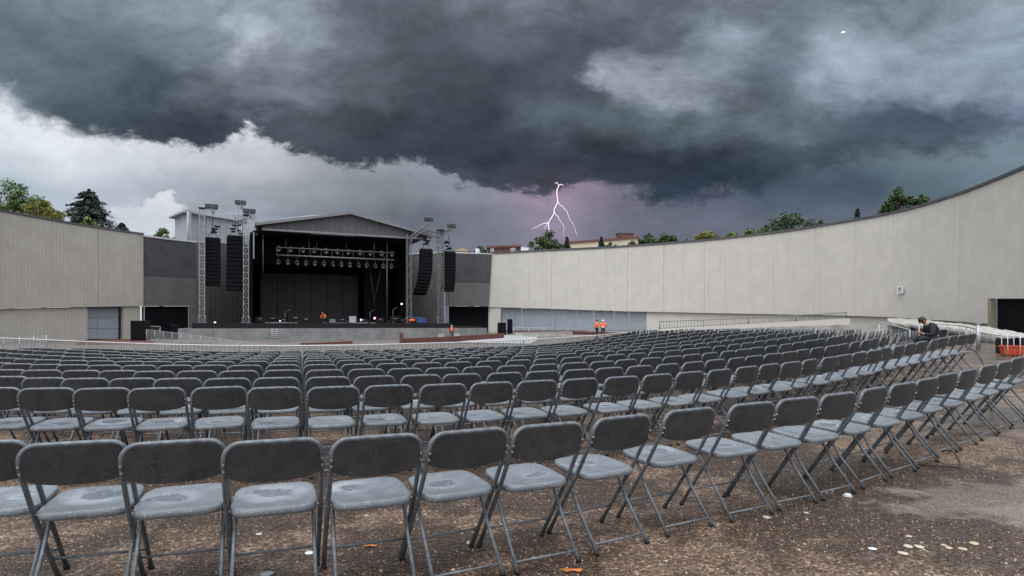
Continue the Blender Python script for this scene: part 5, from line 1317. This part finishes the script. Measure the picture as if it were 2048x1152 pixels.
    if hat is not None:
        c = MB(); n = 14
        for i in range(6):
            ph = math.pi/2*i/5
            for k in range(n): a = 2*math.pi*k/n; c.v.append(h+up_v*(.03+.105*math.cos(ph))+(sd*math.cos(a)*.112+fw*math.sin(a)*.125)*math.sin(ph))
        for i in range(5):
            for k in range(n): c.face((i*n+k, (i+1)*n+k, (i+1)*n+(k+1) % n, i*n+(k+1) % n), 0, None, True)
        b0 = len(c.v)
        for rr, uo in ((1.0,.03),(1.22,.022),(1.22,.012),(1.0,.012)):
            for k in range(n): a = 2*math.pi*k/n; c.v.append(h+up_v*uo+(sd*math.cos(a)*.112+fw*math.sin(a)*.125)*rr*(1+.12*max(0, math.sin(a))))
        for j in range(3):
            for k in range(n): c.face((b0+j*n+k, b0+j*n+(k+1) % n, b0+(j+1)*n+(k+1) % n, b0+(j+1)*n+k), 0, None, True)
        c.build('helmet', hat, t)
    c = MB(); c.ball(h-fw*.018+up_v*.022, (.098,.102,.100), 0, 14, 9); c.v = [v-fw*max(0, (v-h).dot(fw)-.045)*.9*(1 if (v-h).dot(up_v) < .05 else 0) for v in c.v]; c.build('hair', hair, t)
    return t
STAND = dict(pelvis=(0,0,.95), chest=(0,.01,1.30), neck=(0,.015,1.50), head=(0,.04,1.65), shl=(-.19,0,1.42), shr=(.19,0,1.42), ell=(-.27,-.02,1.13), elr=(.27,-.02,1.13), wrl=(-.25,.10,.90), wrr=(.25,.10,.90), hil=(-.10,0,.90), hir=(.10,0,.90), knl=(-.12,.02,.50), knr=(.12,.02,.50), anl=(-.13,-.02,.09), anr=(.13,-.02,.09), tol=(-.14,.12,.045), tor=(.14,.12,.045))
# lone worker in front of the stage, seen from behind
p = G(903.5, 86); person('worker in orange vest and white helmet standing alone before the stage base', (p.x, p.y, p.z), R(8), dict(STAND), m_orange, m_navy, m_helm, stripes=False, sleeve=m_navy, scale=1.02)
q = dict(STAND); q.update(wrl=(-.10,.22,1.12), wrr=(.14,.22,1.10), face=(0,1,0), knl=(-.10,.03,.50), knr=(.11,-.02,.50), tor=(.13,.10,.045))
def gpx(px, d, z): return ((px-1024)/F*d, d, z)
zf = EYE-(675-HZ)*60/F
person('worker in plain orange jacket and dark trousers, bareheaded, left of the pair', gpx(1194, 59.5, gz((1194-1024)/F*59.5, 59.5)), R(65), q, m_orange, m_navy, None, stripes=False, scale=1.03)
q = dict(STAND); q.update(ell=(-.33,.02,1.15), elr=(.33,.02,1.15), wrl=(-.20,.18,1.02), wrr=(.20,.18,1.02))
person('worker in striped orange jacket and white helmet, right of the pair', gpx(1206, 60.5, gz((1206-1024)/F*60.5, 60.5)), R(-12), q, m_orange, m_navy, m_helm, stripes=True, scale=1.0)
# worker crouching on the stage, facing the seats
q = dict(pelvis=(0,-.22,.62), chest=(0,.10,.92), neck=(0,.22,1.08), head=(0,.32,1.20), face=(0,1,-.25), shl=(-.20,.12,1.02), shr=(.20,.12,1.02), ell=(-.36,.16,.78), elr=(.36,.16,.78), wrl=(-.16,.34,.66), wrr=(.16,.34,.66), hil=(-.11,-.20,.60), hir=(.11,-.20,.60), knl=(-.22,.20,.50), knr=(.22,.20,.50), anl=(-.18,-.05,.09), anr=(.18,-.05,.09), tol=(-.20,.10,.045), tor=(.20,.10,.045))
c = hit(648, 640, 1.5); person('worker in orange hooded jacket crouching at the middle of the stage', (c.x, c.y, DECK), R(180-14), q, m_orange, m_navy, None, hair=m_orange, stripes=True, scale=1.15)
# person sitting alone at the right, bent over
ch = copy_tree(SEATED_SRC); xx, yy = (1872-1024)/F*17, 17.
ch.location = (xx+.13, yy, gz(xx, yy)+.002); ch.rotation_euler = (0, 0, R(80)); ch['label'] = 'grey folding chair under the dark clothed seated person'
q = dict(pelvis=(0,.02,.56), chest=(0,.17,.86), neck=(0,.30,1.00), head=(0,.40,1.06), face=(0,.8,-.55), shl=(-.19,.20,.93), shr=(.19,.20,.93), ell=(-.24,.26,.66), elr=(.24,.26,.66), wrl=(-.06,.40,.70), wrr=(.06,.40,.72), hil=(-.10,.08,.53), hir=(.10,.08,.53), knl=(-.11,.50,.60), knr=(.12,.52,.58), anl=(-.10,.44,.12), anr=(.12,.50,.09), tol=(-.10,.58,.05), tor=(.12,.64,.045))
person('seated person in dark navy clothes bent forward behind the chairs at right', (xx+.05, yy, gz(xx, yy)), R(82), q, m_navy, m_navy, None, stripes=False, scale=1.0)

# ------------------------------------------------------------------ trees beyond the walls
def tree(name, label, px, pytop, wpx, d, leaf, seed, kind='round', n=2600, base=-.5, airy=.0, group='trees beyond the walls', cat='tree'):
    rnd = random.Random(seed); top = EYE+(HZ-pytop)/F*d; rad = wpx*(.57 if not 1260 < px < 1600 else .74)/F*d; X = (px-1024)/F*d; H = top-base
    t = thing(name, label, cat, (X, d, base), 0, group); mt = LEAVES[leaf]
    def quad(mb, c, s, nrm=None):
        a = Vector((rnd.gauss(0,1), rnd.gauss(0,1), rnd.gauss(0,.7))).normalized(); b = a.cross(Vector((rnd.gauss(0,1), rnd.gauss(0,1), rnd.gauss(0,1)))).normalized()
        a *= s*rnd.uniform(.7, 1.3); b *= s*rnd.uniform(.35, .6); k = len(mb.v); mb.v += [c-a, c-a*.2+b, c+a, c-a*.2-b]; mb.face((k,k+1,k+2,k+3))
    mb = MB()
    if kind == 'round':
        ch_ = min(H*.72, rad*2.2); cz = H-ch_/2; tr = MB(); lean = Vector((rnd.uniform(-.3,.3), 0, 0))
        tr.tube([(0,0,0), lean*.4+Vector((0,0,H*.3)), lean+Vector((0,0,H*.62)), lean*1.4+Vector((0,0,H*.86))], [max(.16,H*.022), H*.018, H*.012, H*.004], 7)
        cl = []; hz_ = ch_/2
        for k in range(30+int(rad*4)):
            v = Vector((rnd.gauss(0,1), rnd.gauss(0,1), rnd.gauss(0,1))).normalized()*rnd.uniform(.35, 1.)**.6
            r_ = rnd.uniform(.17, .33)*rad*(1.0-.3*max(0, v.z)); wob = 1+.16*math.sin(3*math.atan2(v.z, v.x)+seed)
            c = Vector((v.x*(rad-r_*.5)*wob, v.y*(rad-r_*.5), cz+v.z*(hz_-r_*.75))); cl.append((c, r_))
        cl.append((Vector((rnd.uniform(-.15,.15)*rad, 0, H-rad*.24)), rad*.24))
        for c, r_ in cl[::2]:
            s = Vector((lean.x*.8, 0, max(H*.28, c.z-rad*.9))); tr.tube([s, s.lerp(c, .6)+Vector((0,0,-.1*rad)), c], [H*.009, H*.006, H*.002], 5)
        tr.build('trunk', m_wood, t)
        tot = sum(r_**2 for _, r_ in cl); s0 = max(.16, .23*(d/100))
        for c, r_ in cl:
            for k in range(int(2.4*n*r_*r_/tot*(1-airy))):
                v = Vector((rnd.gauss(0,1), rnd.gauss(0,1), rnd.gauss(0,1))).normalized()*r_*(rnd.uniform(.35,1.12))
                quad(mb, c+Vector((v.x, v.y, v.z*.8)), s0)
    else:
        tr = MB(); tr.tube([(0,0,0), (0,0,H*.5), (0,0,H*.98)], [H*.02, H*.013, H*.003], 7); tr.build('trunk', m_wood, t)
        z0 = H-max(rad*(1.45 if kind == 'cedar' else 3.4), 2.)
        z0 = max(z0, .1*H); lv = 22 if kind == 'cedar' else 16
        for i in range(lv):
            f = i/(lv-1); z = H-(H-z0)*f; rr = rad*(f**(.62 if kind == 'cedar' else .9))*rnd.uniform(.75, 1.05)+.12
            for b in range(9 if kind == 'cedar' else 7):
                a = rnd.uniform(0, 6.283); L = rr*rnd.uniform(.7, 1.12); up_ = rnd.uniform(.05, .35)
                for k in range(int(1.8*n/lv/8)):
                    s = rnd.random()**.7; q = Vector((math.cos(a)*L*s, math.sin(a)*L*s, z+L*s*up_-L*s*s*.35)); w = .20*L*(1-s*.5)
                    quad(mb, q+Vector((rnd.uniform(-w,w), rnd.uniform(-w,w), rnd.uniform(-w*.5,w*.4))), max(.14, .20*(d/100)))
    mb.build('crown', mt, t); return t
tree('deciduous_tree', 'tall airy green tree at the left edge above the wall', 22, 354, 118, 105, 'mid', 1, n=4200, airy=.1)
tree('yellow_green_tree', 'yellow green bushy tree beside the dark conifer at left', 86, 398, 92, 92, 'yellow', 2, n=3600)
tree('conifer', 'large dark spreading conifer above the left wall', 178, 380, 124, 100, 'conifer', 3, 'cedar', n=6500)
tree('shrub', 'small light green bush in front of the dark conifer', 178, 433, 42, 88, 'light_tone', 4, n=1600)
tree('conifer', 'small dark conifer just right of the large spreading one', 244, 447, 38, 96, 'conifer', 5, 'cedar', n=1500)
tree('deciduous_tree', 'mid green treetop just left of the metal clad backstage building', 322, 455, 62, 112, 'mid', 6, n=2200)
tree('deciduous_tree', 'dark green tree standing under the lightning', 1094, 458, 76, 135, 'dark', 7, n=3600)
tree('spire_conifer', 'thin dark spire conifer right of the tree under the lightning', 1134, 475, 16, 130, 'conifer', 8, 'spruce', n=900)
tree('deciduous_tree', 'small dark tree left of the far brick building', 962, 491, 34, 150, 'dark', 9, n=1000)
tree('deciduous_tree', 'low dark tree behind the middle of the far brick building', 1012, 490, 62, 190, 'dark', 10, n=1200)
tree('conifer', 'small dark pointed tree before the cream building', 1203, 475, 20, 135, 'conifer', 11, 'spruce', n=1100)
tree('deciduous_tree', 'tiny green tree before the right half of the cream building', 1222, 485, 18, 135, 'dark', 12, n=700)
tree('deciduous_tree', 'dark green tree, left one of the pair right of the cream building', 1294, 465, 50, 128, 'dark', 13, n=3800)
tree('deciduous_tree', 'dark green tree, right one of the pair right of the cream building', 1334, 466, 52, 126, 'dark', 14, n=3800)
tree('yellow_green_tree', 'yellow green treetop above the right wall', 1411, 460, 58, 118, 'yellow', 15, n=3800)
tree('deciduous_tree', 'low light green treetop between the yellow green one and the next', 1458, 463, 52, 116, 'light_tone', 16, n=3400)
tree('deciduous_tree', 'light green treetop touching the big dark tree', 1502, 457, 46, 114, 'light_tone', 17, n=3400)
tree('deciduous_tree', 'big broad dark tree above the right wall', 1576, 422, 112, 108, 'dark', 18, n=9500)
tree('deciduous_tree', 'small dark tree just right of the big broad one', 1640, 440, 24, 104, 'dark', 19, n=800)
tree('spire_conifer', 'tiny lone spire conifer above the right wall', 1715, 419, 16, 92, 'conifer', 20, 'spruce', n=900)
tree('deciduous_tree', 'tall dark tree peering over the rising part of the right wall', 1800, 372, 76, 88, 'dark', 21, n=4200)
tree('deciduous_tree', 'small dark tree right of the tall one over the rising wall', 1845, 388, 26, 86, 'dark', 22, n=1100)
tree('deciduous_tree', 'low dark treetop between the yellow green one and the dark pair', 1368, 478, 40, 120, 'dark', 31, n=1500)
tree('deciduous_tree', 'low mid green treetop filling the gap left of the big broad tree', 1530, 452, 34, 112, 'mid', 32, n=2200)
tree('deciduous_tree', 'low green treetop at the right foot of the big broad tree', 1618, 446, 34, 110, 'mid', 33, n=1800)
tree('deciduous_tree', 'low spreading dark treetop left of the tall one over the rising wall', 1776, 405, 34, 89, 'dark', 34, n=1600)
# ------------------------------------------------------------------ far buildings
def building(name, label, px0, px1, y0, y1, d, m, depth=14, roofm=None, wins=()):
    a, b = W(px0, y0, d), W(px1, y1, d); t = thing(name, label, 'building', ((a.x+b.x)/2, d, -.5)); w = b.x-a.x
    mb = MB(); h0, h1 = a.z+.5, b.z+.5; mb.hexa([(-w/2,0,0),(w/2,0,0),(w/2,depth,0),(-w/2,depth,0),(-w/2,0,h0),(w/2,0,h1),(w/2,depth,h1),(-w/2,depth,h0)]); mb.build('wall', m, t)
    if roofm: mb = MB(); o = .35; mb.hexa([(-w/2-o,-o,h0+.003),(w/2+o,-o,h1+.003),(w/2+o,depth+o,h1+.003),(-w/2-o,depth+o,h0+.003),(-w/2-o,-o,h0+.5),(w/2+o,-o,h1+.5),(w/2+o,depth+o,h1+.5),(-w/2-o,depth+o,h0+.5)]); mb.build('roof', roofm, t)
    for px, py, ww, hh in wins:
        q = W(px, py, d)-Vector(t.location); c = MB(); c.box((q.x, -.06, q.z), (ww, .12, hh)); f = c.build('window', m_whitef, t); c = MB(); c.box((q.x, -.13, q.z), (ww*.5, .06, hh*.55)); c.build('pane', m_win, f)
    return t
building('cream_building', 'long low cream building with a dark red roof edge', 1139, 1276, 487, 476.5, 160, m_beige, 16, m_rtile)
t = thing('roof_hut', 'dark red hut on the right end of the cream building roof', 'roof hut', W(1251, 476.5, 162)); mb = MB(); mb.box((0,1,.7), (4,3,.9)); mb.build('wall', m_rtile, t); mb = MB(); mb.box((0,1,1.25), (4.6,3.4,.18)); mb.build('roof', m_coping, t)
building('brick_building', 'low far brick building with white framed windows', 976, 1042, 496, 494, 150, m_brick, 12, m_rtile, ((984.5,499.8,.75,.85),(1022.5,499.5,.4,.9),(1027,499.5,.8,.9)))
building('white_building', 'small white boxy building right of the brick one', 1042, 1057, 493.5, 496, 148, m_whitef, 8)
building('white_building', 'tiny white box building between the stage and the brick building', 950.5, 958, 497, 497, 140, m_whitef, 5)
t = building('cream_house', 'tiny cream gabled house just right of the stage towers', 911, 938, 502, 502, 150, m_beige, 8)
w = 27/F*150; h = EYE+(650-502)/F*150+.5; hh = EYE+(650-496.5)/F*150+.5; mb = MB(); mb.v = [Vector(v) for v in ((-w/2-.3,-.3,h),(w/2+.3,-.3,h),(0,-.3,hh),(-w/2-.3,8,h),(w/2+.3,8,h),(0,8,hh))]; mb.face((0,1,2)); mb.face((3,5,4)); mb.face((0,2,5,3)); mb.face((1,4,5,2)); mb.face((0,3,4,1)); mb.build('roof', mat('tan_roof', (.38,.27,.17), .7), t)

# ------------------------------------------------------------------ lightning and the pale speck in the cloud
def bolt():
    rnd = random.Random(2); D = 950.; t = thing('lightning_bolt', 'branched white violet lightning bolt striking behind the dark tree', 'lightning', W(1098, 470, D))
    o0 = Vector(t.location)
    m1 = mat('lightning_core', (1,1,1), .5, emit=(1.,.66,.86), es=1.45); m2 = mat('lightning_branch', (1,1,1), .5, emit=(.92,.74,.90), es=.42)
    def path(pts, r0, r1, m, name, jit=.7):
        P = []
        for (a, b) in zip(pts, pts[1:]):
            n = max(2, int(math.hypot(a[0]-b[0], a[1]-b[1])/2.5))
            for k in range(n): s = k/n; P.append(W(a[0]+(b[0]-a[0])*s+(rnd.uniform(-jit,jit) if P else 0), a[1]+(b[1]-a[1])*s, D)-o0)
        P.append(W(*pts[-1], D)-o0); n = len(P); mb = MB(); mb.tube(P, [r0+(r1-r0)*i/(n-1) for i in range(n)], 6); mb.build(name, m, t)
    path([(1117.9,370),(1113.4,382.2),(1114.5,395),(1115.8,404),(1108.8,416.6),(1108.5,426.7),(1098,443),(1097,456),(1099,466),(1098,486)], .38, .27, m1, 'main_channel', .5)
    path([(1117.9,371),(1122.4,368.6),(1127,371.4)], .36, .22, m1, 'cloud_fork'); path([(1117.5,371),(1113.5,364.5),(1110,367)], .5, .3, m2, 'cloud_fork')
    path([(1115.8,404),(1119,408.7),(1127,415.5),(1134.8,424.5),(1139.3,439),(1147,449),(1150.5,459),(1153,471)], .36, .12, m2, 'branch')
    path([(1108.8,424.5),(1118,437),(1126,450),(1128,456),(1127,471)], .36, .10, m2, 'branch')
    path([(1096.4,446),(1088.5,446.5),(1079.5,450.5),(1071,455),(1064,458)], .42, .14, m2, 'branch'); path([(1095.5,447),(1090,455),(1089,459)], .28, .14, m2, 'branch')
bolt()
q = W(1686, 66, 260); t = thing('fleck', 'tiny bright white balloon high in the dark cloud at upper right', 'fleck', q)  # small white body for a bright speck of unknown kind
mb = MB(); mb.ball((-.25,0,0), (.62,.6,.62), 0, 12, 8); mb.ball((.42,0,.25), (.50,.5,.52), 0, 12, 8); mb.ball((0,0,-.1), (.6,.5,.4), 0, 12, 8)
mb.build('fleck_body', mat('white_fleck', (.9,.92,.95), .3), t); mb = MB(); mb.tube([(0,0,-.5), (.03,0,-1.1), (0,0,-1.7)], .02, 4); mb.build('thin_tail', m_white, t)
